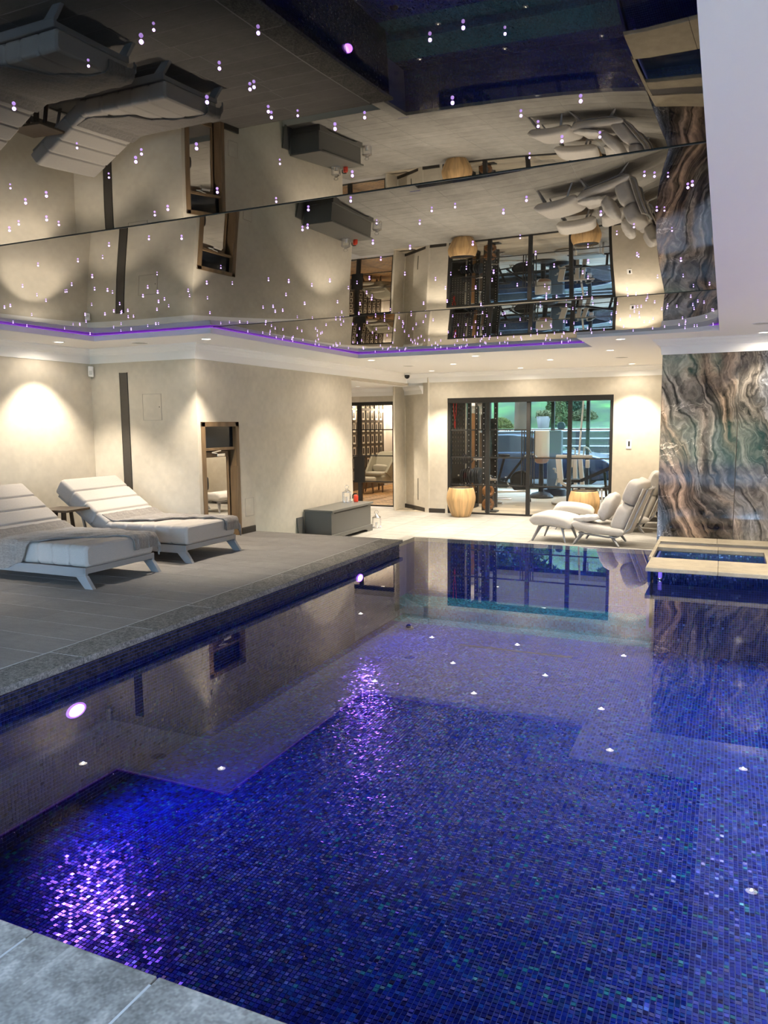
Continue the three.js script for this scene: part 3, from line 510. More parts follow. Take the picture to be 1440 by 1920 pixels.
// ------------------------------------------------------------------ ceiling lamps, speakers and small fittings
{
  const make = (pos, label, power = 1) => {
    const o = thing('downlight', label, 'downlight', pos, 0, 'recessed ceiling downlights');
    part(o, 'trim_ring', lathe([[0.046, 0.004], [0.047, -0.004], [0.056, -0.006], [0.062, -0.003], [0.062, 0.002]], 32), M.white);
    part(o, 'lens', cyl(0.046, 0.046, 0.004, 28, 0, -0.001, 0), M.lampGlow);
    const s = new THREE.SpotLight(lin(...SPOT_COLOR), SPOT * power, 0, 0.80, 0.38, 2); s.position.set(0, -0.012, 0); s.castShadow = true; s.shadow.radius = 0.5;
    s.target.position.set(0, -2, 0); o.add(s); o.add(s.target);
    const w = new THREE.SpotLight(lin(...SPOT_COLOR), SPOT * power * 0.06, 0, 1.46, 0.35, 2); w.position.set(0, -0.014, 0); w.target = s.target; w.castShadow = true; w.shadow.radius = 0.5; o.add(w); return o;
  };
  const y = HS;
  make([-6.73, y, -6.31], 'downlight over the lounger heads by the left wall', 1.25);
  make([-5.15, y, -6.84], 'downlight at the recess corner above the plaster pillar', 1.25);
  make([-4.77, y, -10.23], 'downlight just behind the far left corner of the mirrored recess', 1.7);
  make([-4.80, y, -12.82], 'downlight nearest the passage by the slanted wall', 1.5);
  make([-3.95, y, -11.53], 'downlight in the middle of the far ceiling, left of centre', 1.2);
  make([-3.21, y, -10.31], 'downlight close behind the long violet ceiling edge', 1.2);
  make([-3.23, y, -12.95], 'downlight in front of the gym door centre', 1.3);
  make([-2.42, y, -11.50], 'downlight in the middle of the far ceiling, right of centre', 1.2);
  make([-1.12, y, -9.08], 'downlight between the mirrored recess and the marble wall', 1.1);
  make([-1.41, y, -10.40], 'downlight over the near lounge chair', 1.2);
  make([-1.42, y, -13.0], 'downlight by the back wall above the light switch', 1.6);
  make([0.335, y, -9.15], 'downlight close to the marble wall, seen at the picture edge', 0.65);
  make([0.35, y, -6.69], 'downlight over the right side of the pool', 1.9);
  make([0.35, y, -4.2], 'downlight right of the mirrored recess, nearest the camera', 1.3);
  make([-6.73, y, -3.6], 'downlight by the left wall outside the picture', 0.8);
  for (const [z, n] of [[-6.4, 'far'], [-4.0, 'middle'], [-1.6, 'near']]) make([2.1, y, z], `unseen downlight added to bounce light off the right paving, ${n} one of its row`, 2.2);  // unseen row added so floor bounce warms and brightens the ceiling
  make([-6.42, 2.215, -13.15], 'downlight in the lower passage ceiling', 1.2);
  const sp = (pos, label) => { const o = thing('ceiling_speaker', label, 'speaker', pos, 0, 'round ceiling speakers'); part(o, 'grille', lathe([[0, -0.004], [0.085, -0.004], [0.09, -0.003]], 36), std({ color: lin(0.52, 0.50, 0.47), roughness: 0.9 })); part(o, 'rim', lathe([[0.09, 0], [0.09, -0.006], [0.098, -0.006], [0.1, 0]], 36), M.white); };
  sp([-6.04, y, -6.81], 'round white speaker in the ceiling left of the plaster pillar'); sp([-4.72, y, -11.53], 'round white speaker in the far ceiling near the passage');
  sp([-1.41, y, -11.64], 'round white speaker in the far ceiling near the marble wall'); sp([0.29, y, -8.3], 'round white speaker in the ceiling by the right picture edge');
  // dome camera
  const cam = thing('security_camera', 'small black dome security camera under the ceiling by the passage', 'security camera', [-5.42, y, -13.2]);
  part(cam, 'base', lathe([[0, 0], [0.06, 0], [0.058, -0.03], [0.05, -0.035], [0, -0.035]], 28), M.white);
  const ball = new THREE.SphereGeometry(0.048, 24, 16); ball.translate(0, -0.055, 0.01); part(cam, 'eyeball', clean(ball), M.black);
  const lensG = cyl(0.02, 0.022, 0.012, 20); lensG.rotateX(Math.PI / 2); lensG.translate(0.012, -0.062, 0.054); part(cam, 'lens', lensG, std({ color: lin(0.06, 0.06, 0.07), roughness: 0.1 }));
  // motion sensor in the corner
  const se = thing('motion_sensor', 'white motion sensor in the corner under the cornice', 'motion sensor', [XL + 0.055, 2.165, ZC + 0.05], Math.PI / 5);
  part(se, 'housing', cbox(0, 0, 0, 0.06, 0.13, 0.045, 0.012, 3), M.white); part(se, 'window', cbox(0, -0.015, 0.0225, 0.035, 0.05, 0.006, 0.003), std({ color: lin(0.62, 0.61, 0.58), roughness: 0.4 }));
  // dark vertical strip set into the wall
  const ws = thing('wall_strip', 'tall narrow dark brown vertical strip set in the plaster wall', 'wall strip', [-6.61, 0, ZC]);
  part(ws, 'strip', box(-0.059, 0.14, 0, 0.059, 2.138, 0.006, 0.002), std({ color: lin(0.065, 0.058, 0.05), roughness: 0.55, map: rep(T.plaster, 2) }));
  part(ws, 'edge', [box(-0.062, 0.14, 0, -0.058, 2.14, 0.009), box(0.058, 0.14, 0, 0.062, 2.14, 0.009)], M.steel);
  // flush access panels and the switch
  const panel = (name, label, axis, a, y0, w, h, knob) => {
    const o = thing(name, label, 'access panel', axis === 'z' ? [a, y0, ZC] : [XW, y0, a], axis === 'z' ? 0 : Math.PI / 2, 'flush access panels');
    part(o, 'cover', box(-w / 2, 0, 0, w / 2, h, 0.004, 0.001), M.wall);
    part(o, 'frame', [box(-w / 2 - 0.006, -0.006, 0, w / 2 + 0.006, -0.002, 0.003), box(-w / 2 - 0.006, h + 0.002, 0, w / 2 + 0.006, h + 0.006, 0.003), box(-w / 2 - 0.006, -0.006, 0, -w / 2 - 0.002, h + 0.006, 0.003), box(w / 2 + 0.002, -0.006, 0, w / 2 + 0.006, h + 0.006, 0.003)], std({ color: lin(0.40, 0.36, 0.30), roughness: 0.8 }));
    if (knob) part(o, 'lock', cyl(0.006, 0.006, 0.004, 12).rotateX(Math.PI / 2).translate(w / 2 - 0.025, h / 2, 0.006), M.steel);
  };
  panel('access_panel', 'square plaster access panel with a tiny lock beside the dark strip', 'z', -6.195, 1.573, 0.27, 0.3, true);
  panel('access_panel', 'low plaster access panel right of the narrow glazed door', 'x', -8.15, 0.345, 0.18, 0.22, false);
  const sw = thing('wall_switch', 'small wall plate with a black switch right of the gym doors', 'switch', [-1.482, 1.12, ZB]);
  part(sw, 'plate', cbox(0, 0, 0.004, 0.085, 0.15, 0.008, 0.003, 2), M.white); part(sw, 'rocker', cbox(0.004, 0.01, 0.009, 0.028, 0.085, 0.006, 0.002), M.black);
  solo('wall_slot', 'thin upright black slot in the slanted wall', 'wall slot', cbox(0, 0, 0, 0.014, 0.42, 0.008), M.black, [-5.42, 0.235, -13.72], [0, Math.atan2(-0.67, 0.73), 0]);
}

// ------------------------------------------------------------------ narrow glazed door in the long wall (door_1)
{
  const wood = std({ color: lin(0.34, 0.305, 0.265), roughness: 0.6, map: rep(T.oak, 1, 1) });
  const d = structGroup('door_1', 'narrow taupe door frame with a dark transom above a mirrored glass door');
  const x = XW + 0.012, z0 = -7.21, z1 = -7.955, t = 1.543, w = 0.072;
  part(d, 'door_frame', [box(x - 0.13, HD, z0 - w, x, t, z0, 0.004), box(x - 0.13, HD, z1, x, t, z1 + w, 0.004), box(x - 0.13, t - 0.058, z1, x, t, z0, 0.004), box(x - 0.09, 1.202, z1 + w, x - 0.02, 1.236, z0 - w, 0.003)], wood);
  part(d, 'transom_pane', box(x - 0.06, 1.236, z1 + w, x - 0.05, t - 0.058, z0 - w), M.coatedDark = phys({ color: lin(0.008, 0.012, 0.018), roughness: 0.06, specularIntensity: 0.3 }));
  part(d, 'room_backing', box(x - 0.16, HD, z1 + 0.01, x - 0.14, t, z0 - 0.01), M.black);
  const leaf = part(d, 'door_leaf', [box(x - 0.1, HD + 0.02, z0 - w - 0.012, x - 0.06, 1.19, z0 - w, 0.003), box(x - 0.1, 1.12, -7.80, x - 0.06, 1.19, z0 - w, 0.003), box(x - 0.1, HD + 0.02, -7.80, x - 0.06, HD + 0.1, z0 - w, 0.003), box(x - 0.1, HD + 0.02, -7.80, x - 0.06, 1.19, -7.785, 0.003)], wood);
  part(leaf, 'glass', box(x - 0.085, HD + 0.1, -7.785, x - 0.075, 1.12, z0 - w - 0.012), M.coated);
  part(leaf, 'closer', [cbox(x - 0.05, 1.145, -7.62, 0.03, 0.035, 0.16, 0.006, 2), bar([x - 0.05, 1.165, -7.55], [x - 0.03, 1.18, -7.42], 0.012), bar([x - 0.03, 1.18, -7.42], [x - 0.03, 1.2, -7.6], 0.012)], M.chrome);
  part(leaf, 'handle', tube([[x - 0.06, 0.72, z0 - w - 0.02], [x - 0.015, 0.76, z0 - w - 0.02], [x - 0.01, 0.82, z0 - w - 0.02], [x - 0.015, 0.88, z0 - w - 0.02], [x - 0.06, 0.92, z0 - w - 0.02]], 0.012, 24, 10), M.steel);
}

// ------------------------------------------------------------------ black steel doors to the gym (door_2) and the office (door_3)
function pane(parent, x0, y0, x1, y1, z) { const q = new THREE.PlaneGeometry(x1 - x0, y1 - y0); q.translate((x0 + x1) / 2, (y0 + y1) / 2, z); return part(parent, 'pane', q, M.pane); }
{
  const d = structGroup('door_2', 'wide black steel framed glass doors to the gym');
  const x0 = -4.724, x1 = -1.747, z = ZB - 0.06, yt = 1.962, yb = YF;
  const mu = [-3.956, -3.208, -2.482], rails = [1.374, 0.868, 0.359];
  part(d, 'door_frame', [box(x0, 1.868, z - 0.05, x1, yt, z + 0.06, 0.004), box(x0, yb, z - 0.04, x0 + 0.055, 1.868, z + 0.05, 0.004), box(x1 - 0.055, yb, z - 0.04, x1, 1.868, z + 0.05, 0.004), box(x0, yb, z - 0.03, x1, yb + 0.028, z + 0.04, 0.003)], M.steel);
  part(d, 'reveal', [box(x0 - 0.035, yb, ZB - 0.15, x0, yt + 0.02, ZB + 0.002), box(x1, yb, ZB - 0.15, x1 + 0.028, yt + 0.02, ZB + 0.002)], M.wall);
  for (const m of mu) part(d, 'mullion', box(m - 0.034, yb, z - 0.03, m + 0.034, 1.868, z + 0.045, 0.004), M.steel);
  const edges = [x0 + 0.055, ...mu.flatMap((m) => [m - 0.034, m + 0.034]), x1 - 0.055];
  const ys = [yb + 0.028, ...rails.slice().reverse(), 1.868];
  for (let i = 0; i < 4; i++) {
    const a = edges[2 * i], b = edges[2 * i + 1];
    for (const r of rails) part(d, 'glazing_bar', box(a, r - 0.011, z - 0.015, b, r + 0.011, z + 0.02, 0.002), M.steel);
    for (let j = 0; j < 4; j++) pane(d, a, ys[j] + 0.011, b, ys[j + 1] - (j < 3 ? 0.011 : 0), z);
  }
  for (const s of [-1, 1]) { const h = part(d, 'pull_handle', [box(mu[1] + s * 0.07 - 0.009, 0.36, z + 0.03, mu[1] + s * 0.07 + 0.009, 1.36, z + 0.05, 0.003), box(mu[1] + s * 0.115 - 0.009, 0.36, z + 0.03, mu[1] + s * 0.115 + 0.009, 1.36, z + 0.05, 0.003)], M.steel); }
}
{
  const d = structGroup('door_3', 'black steel framed glass door to the office');
  const ZA = -14.1, z = ZA - 0.05, x0 = -7.75, x1 = -6.055, yt = 1.945, yb = YF;
  part(d, 'door_frame', [box(x0, yt - 0.07, z - 0.05, x1, yt, z + 0.06, 0.004), box(x1 - 0.065, yb, z - 0.04, x1, yt, z + 0.055, 0.004), box(x0, yb, z - 0.04, x0 + 0.05, yt, z + 0.05, 0.004), box(x0, yb, z - 0.03, x1, yb + 0.025, z + 0.03)], M.steel);
  part(d, 'mullion', box(-6.91, yb, z - 0.03, -6.835, yt - 0.07, z + 0.045, 0.004), M.steel);
  part(d, 'lock_plate', box(-7.0, 0.30, z + 0.0, -6.76, 0.84, z + 0.05, 0.004), M.black);
  const rails = [1.385, 0.855, 0.325], ys = [yb + 0.025, ...rails.slice().reverse(), yt - 0.07];
  for (const [a, b] of [[x0 + 0.05, -6.91], [-6.835, x1 - 0.065]]) {
    for (const r of rails) part(d, 'glazing_bar', box(a, r - 0.011, z - 0.015, b, r + 0.011, z + 0.02, 0.002), M.steel);
    for (let j = 0; j < 4; j++) pane(d, a, ys[j] + 0.011, b, ys[j + 1] - (j < 3 ? 0.011 : 0), z);
  }
}
// ------------------------------------------------------------------ sun loungers, blankets, side table
const F = {
  frame: std({ color: lin(0.27, 0.27, 0.275), roughness: 0.45, metalness: 0.1 }),
  mattress: std({ color: lin(0.54, 0.50, 0.46), map: rep(T.heather, 6), bumpMap: rep(T.weave, 8), bumpScale: 0.0004, roughness: 0.9 }),
  seam: std({ color: lin(0.33, 0.30, 0.27), roughness: 0.9 }),
  blanket: phys({ color: lin(0.52, 0.475, 0.44), map: rep(T.fur, 4), bumpMap: rep(T.fur, 4), bumpScale: 0.002, roughness: 1, sheen: 0.4, sheenRoughness: 0.6, sheenColor: lin(0.8, 0.8, 0.8) }),
};
{
  // local frame: +x towards the foot, origin on the deck at the foot end centre; width along z
  const lg = thing('sun_lounger', '', 'sun lounger', [0, 0, 0], 0, 'grey upholstered sun loungers on the deck');
  const W = 0.43, railY0 = 0.095, railY1 = 0.178, foot = 0, head = -1.52, top = 0.365;
  part(lg, 'frame', [box(head, railY0, W - 0.03, foot, railY1, W, 0.006, 2), box(head, railY0, -W, foot, railY1, -W + 0.03, 0.006, 2), box(foot - 0.035, railY0 + 0.03, -W, foot, railY1, W, 0.005, 2), box(head, railY0, -W, head + 0.035, railY1, W, 0.005), box(head + 0.03, railY1 - 0.03, -W + 0.02, foot - 0.02, railY1 - 0.012, W - 0.02)], F.frame);
  for (const [fx, s] of [[1, 1], [1, -1], [-1, 1], [-1, -1]]) {
    const bx = fx > 0 ? foot : head, a = bx - fx * 0.11, b = bx, dn = bx + fx * 0.075;
    const sh = new THREE.Shape([[a, railY0 + 0.01], [b, railY0 + 0.01], [dn, 0], [dn - fx * 0.085, 0]].map(([x, y]) => new THREE.Vector2(x, y)));
    const g = new THREE.ExtrudeGeometry(sh, { depth: 0.032, bevelEnabled: true, bevelSize: 0.003, bevelThickness: 0.003, bevelSegments: 2 }); g.translate(0, 0, s > 0 ? W - 0.032 : -W); part(lg, 'leg', clean(g), F.frame);
  }
  // mattress: rounded section lofted along x with quilting grooves
  const groove = (x, list, d) => list.reduce((t, s) => t + d * Math.exp(-Math.pow((x - s) / 0.011, 2)), 0);
  const sec = (cx, cy, hx, len, ang, halfT, seams) => {
    const rings = [], ca = Math.cos(ang), sa = Math.sin(ang), N = 90;
    for (let i = 0; i <= N; i++) {
      const s = i / N, x = (s - 0.5) * len, e = Math.max(0, Math.abs(x) - (len / 2 - 0.022)) / 0.022, k = 1 - (1 - Math.sqrt(Math.max(0, 1 - e * e))) * 0.9, gr = groove(x, seams, 0.016);
      const r = rrect(W - 0.012 - (1 - k) * 0.025 - gr * 0.4, halfT * (0.78 + 0.22 * k) - gr, 0.035, 4);
      rings.push(r.map(([z, y]) => { const puff = y > 0 ? 0.014 * (1 - Math.pow(z / W, 2)) : 0, yy = y + puff; return [cx + x * ca - yy * sa, cy + x * sa + yy * ca, z]; }));
    }
    return loft(rings);
  };
  part(lg, 'mattress', sec(-0.56, 0.272, 0, 1.13, 0, 0.094, [-0.43, -0.22, -0.01, 0.16, 0.36]), F.mattress);
  const ang = Math.PI - 0.60, L = 0.78, px = -1.07, py = 0.235;
  const back = part(lg, 'backrest', sec(px - Math.cos(0.60) * L / 2, py + Math.sin(0.60) * L / 2 + 0.06, 0, L, -0.60, 0.088, [-0.17, 0.02, 0.21]), F.mattress);
  part(lg, 'backrest_board', bar([px + 0.02, py - 0.045, 0], [px - Math.cos(0.6) * 0.78, py + Math.sin(0.6) * 0.78 - 0.045, 0], 0.03, W * 1.9), F.frame);
  for (const s of [-1, 1]) part(lg, 'support_strut', bar([-1.42, 0.12, s * 0.3], [-1.5, 0.42, s * 0.3], 0.022), F.frame);
  const pipe = [[0.02, 0.352], [0.018, 0.2]];
  const seamPts = rrect(W - 0.03, 0.078, 0.045, 5).map(([z, y]) => [-0.024, 0.272 + y, z]);
  part(lg, 'piping', tube(seamPts, 0.0045, 80, 6, true), F.seam);
  lg.position.set(-4.915, HD, -5.18); tag(lg, 'nearer grey upholstered sun lounger, cut off by the left picture edge');
  const l2 = copyOf(lg, 'farther grey upholstered sun lounger in front of the dark wall strip', [-4.90, HD, -6.485]);

  // blanket draped lengthwise: station a along the lounger, b across from front edge to back edge
  const blanket = (cx, cz, label, frontAt, backHang, seed) => {
    const f = (u, v) => {
      const a = -1.12 + u * 1.28, fr = frontAt(a), bk = -(W + backHang * (0.6 + 0.4 * u));                    // fr: z of the front edge, > W hangs down
      const s = fr + (bk - fr) * v, n = fbm(u * 9, v * 5 + seed, 201 + seed, 3) - 0.5, n2 = fbm(u * 30, v * 14, 207 + seed, 2) - 0.5;
      const edge = W + 0.004, dz = Math.max(0, Math.abs(s) - edge), dx = Math.max(0, a - 0.012), z = Math.sign(s) * Math.min(Math.abs(s), edge) + Math.sign(s) * Math.min(dz, 0.05) * 0.35;
      const round = Math.exp(-Math.pow((Math.abs(s) - edge) / 0.05, 2)) * 0.008, fall = 0.9 * dz + 0.95 * dx;
      let y = top + 0.022 - fall - round + n * 0.03 * (fall > 0.02 ? 0.4 : 1) + n2 * 0.006;
      // it climbs a little way up the backrest
      const up = Math.max(0, -1.0 - a); y += up * 0.55;
      const x = Math.min(a, 0.022) + Math.min(dx, 0.05) * 0.4 + n * 0.02;
      return [cx + x, HD + Math.max(y, 0.05), cz + z + (fall > 0.03 ? n * 0.05 : 0), a, s];
    };
    return cloth(f, 90, 60, 0.014);
  };
  const st = (a, k) => { for (let i = 0; i + 1 < k.length; i++) if (a <= k[i + 1][0]) { const t = (a - k[i][0]) / (k[i + 1][0] - k[i][0]); const e = t * t * (3 - 2 * t); return k[i][1] + (k[i + 1][1] - k[i][1]) * e; } return k[k.length - 1][1]; };
  solo('blanket', 'grey plush throw falling over the near side of the nearer lounger', 'blanket', blanket(-4.915, -5.18, '', (a) => st(a, [[-1.2, 0.62], [-0.98, 0.74], [-0.74, 0.66], [-0.60, 0.42], [-0.36, 0.06], [-0.1, -0.10], [0.2, -0.14]]), 0.10, 1), F.blanket, null, null, 'plush throws on the loungers');
  solo('blanket', 'grey plush throw folded along the back of the farther lounger', 'blanket', blanket(-4.90, -6.485, '', (a) => st(a, [[-1.2, 0.40], [-0.95, 0.36], [-0.62, 0.22], [-0.50, -0.02], [-0.25, -0.16], [0.2, -0.22]]), 0.10, 4), F.blanket, null, null, 'plush throws on the loungers');

  const t = thing('side_table', 'small dark square side table between the two loungers', 'side table', [-6.29, HD, -5.83], 0.12);
  const dk = std({ color: lin(0.085, 0.075, 0.065), roughness: 0.5, map: rep(T.oak, 2) });
  part(t, 'table_top', cbox(0, 0.515, 0, 0.38, 0.024, 0.36, 0.004, 2), dk);
  for (const [lx, lz] of [[0.05, 0.05], [-0.05, 0.05], [0.05, -0.05], [-0.05, -0.05]]) part(t, 'leg', bar([lx * 1.6, 0.012, lz * 1.6], [lx, 0.505, lz], 0.03, 0.03, 0.9), dk);
  part(t, 'foot_plate', cbox(0, 0.008, 0, 0.26, 0.016, 0.26, 0.004), dk);
}

// ------------------------------------------------------------------ storage chest and what stands by it
{
  const g = std({ color: lin(0.125, 0.122, 0.11), roughness: 0.45 }), gd = std({ color: lin(0.10, 0.098, 0.09), roughness: 0.5 });
  const x0 = -5.535, x1 = -5.09, z1 = -9.53, z0 = -10.86, y1 = 0.245;
  const c = thing('storage_chest', 'long grey wooden storage chest against the plaster wall', 'chest', [(x0 + x1) / 2, YF, (z0 + z1) / 2]);
  const hx = (x1 - x0) / 2, hz = (z1 - z0) / 2, H = y1 - YF;
  part(c, 'body', box(-hx, 0.05, -hz, hx - 0.01, H - 0.002, hz, 0.004), g);
  part(c, 'lid', box(-hx - 0.005, H, -hz - 0.03, hx + 0.025, H + 0.032, hz + 0.03, 0.007, 2), g);
  part(c, 'lid_gap', box(hx - 0.012, H - 0.028, -hz + 0.12, hx - 0.004, H - 0.014, hz - 0.1), M.black);
  const sh = new THREE.Shape(); sh.moveTo(-hz - 0.012, 0); sh.lineTo(-hz + 0.13, 0); sh.bezierCurveTo(-hz + 0.17, 0.0, -hz + 0.15, 0.035, -hz + 0.2, 0.035); sh.bezierCurveTo(-hz + 0.24, 0.035, -hz + 0.24, 0.05, -hz + 0.3, 0.05); sh.lineTo(hz - 0.3, 0.05); sh.bezierCurveTo(hz - 0.24, 0.05, hz - 0.24, 0.035, hz - 0.2, 0.035); sh.bezierCurveTo(hz - 0.15, 0.035, hz - 0.17, 0, hz - 0.13, 0); sh.lineTo(hz + 0.012, 0); sh.lineTo(hz + 0.012, 0.1); sh.lineTo(-hz - 0.012, 0.1);
  const pl = new THREE.ExtrudeGeometry(sh, { depth: 0.018, bevelEnabled: true, bevelSize: 0.003, bevelThickness: 0.003, bevelSegments: 1 }); pl.rotateY(-Math.PI / 2); pl.translate(hx + 0.012, 0, 0); part(c, 'plinth', clean(pl), g);
  part(c, 'plinth_side', box(-hx, 0, hz - 0.002, hx, 0.1, hz + 0.014, 0.003), gd); part(c, 'plinth_side', box(-hx, 0, -hz - 0.014, hx, 0.1, -hz + 0.002, 0.003), gd);
  solo('leaning_board', 'grey board leaning between the chest and the wall', 'board', cbox(0, 0.17, 0, 0.02, 0.38, 0.18, 0.003), gd, [-5.50, YF, -9.40], [0, 0, 0.13]);
  // lanterns: on the chest and on the floor
  const lan = (name, label, pos, s) => {
    const o = thing(name, label, 'lantern', pos, 0.3, 'small metal lanterns');
    const w = 0.06 * s;
    part(o, 'base', cbox(0, 0.006 * s, 0, 2.2 * w, 0.012 * s, 2.2 * w, 0.002), M.chrome);
    part(o, 'frame', [...[[-1, -1], [1, -1], [1, 1], [-1, 1]].map(([a, b]) => bar([a * w, 0.01, b * w], [a * w, 0.17 * s, b * w], 0.008 * s)), cbox(0, 0.172 * s, 0, 2.2 * w, 0.01 * s, 2.2 * w, 0.002)], M.chrome);
    part(o, 'roof', cyl(0.012 * s, 0.075 * s, 0.05 * s, 4, 0, 0.2 * s, 0).rotateY(Math.PI / 4), M.chrome);
    part(o, 'ring', clean(new THREE.TorusGeometry(0.03 * s, 0.004 * s, 8, 24).translate(0, 0.255 * s, 0)), M.chrome);
    for (const [a, b, r] of [[0, 1, 0], [0, -1, 0], [1, 0, Math.PI / 2], [-1, 0, Math.PI / 2]]) { const q = new THREE.PlaneGeometry(1.8 * w, 0.15 * s); q.rotateY(r); q.translate(a * w, 0.09 * s, b * w); part(o, 'pane', q, M.pane); }
    part(o, 'candle', cyl(0.024 * s, 0.024 * s, 0.08 * s, 18, 0, 0.052 * s, 0), M.white);
    return o;
  };
  lan('lantern', 'small metal lantern standing on the far end of the grey chest', [-5.40, y1 + 0.033, -10.62], 0.95);
  lan('lantern', 'metal lantern with a ring on the floor right of the chest', [-5.12, YF, -11.12], 1.02);
  const ex = thing('fire_extinguisher', 'small red and black extinguisher behind the lantern on the chest', 'extinguisher', [-5.30, y1 + 0.033, -10.74]);
  part(ex, 'cylinder', lathe([[0, 0], [0.034, 0], [0.036, 0.01], [0.036, 0.09], [0.024, 0.112], [0.012, 0.118], [0, 0.118]], 24), std({ color: lin(0.62, 0.05, 0.02), roughness: 0.35 }));
  part(ex, 'valve', [cbox(-0.01, 0.128, 0, 0.05, 0.02, 0.022, 0.004), tube([[-0.02, 0.128, 0], [-0.055, 0.11, 0], [-0.058, 0.05, 0]], 0.009, 16, 8)], M.black);
}

// ------------------------------------------------------------------ barrel-shaped wooden planters
{
  const wood = std({ color: lin(1.15, 1.12, 1.06), map: rep(T.barrel, 2, 1), bumpMap: rep(T.barrel, 2, 1), bumpScale: 0.004, roughness: 0.5 });
  const p = thing('wooden_planter', 'pale wooden barrel planter left in front of the gym doors', 'planter', [-4.335, YF, -13.1], 0, 'barrel-shaped wooden planters');
  const prof = [[0, 0], [0.160, 0], [0.166, 0.006], [0.19, 0.06], [0.235, 0.18], [0.262, 0.29], [0.264, 0.345], [0.250, 0.43], [0.224, 0.508], [0.218, 0.522], [0.208, 0.526], [0.200, 0.52], [0.198, 0.47], [0, 0.465]];
  part(p, 'body', lathe(prof, 56), wood);
  part(p, 'rim_liner', lathe([[0.2, 0.50], [0.202, 0.532], [0.208, 0.536], [0.214, 0.530], [0.214, 0.522]], 56), M.black);
  part(p, 'soil', cyl(0.199, 0.199, 0.008, 40, 0, 0.512, 0), M.black);
  const gl = lathe([[0.02, 0], [0.03, 0.004], [0.004, 0.012], [0.004, 0.05], [0.03, 0.07], [0.036, 0.1]], 20); part(p, 'glass_stake', clean(gl.translate(0.03, 0.515, 0.08)), M.pane);
  copyOf(p, 'pale wooden barrel planter behind the lounge chairs', [-2.14, YF, -13.08], 1.3);
}

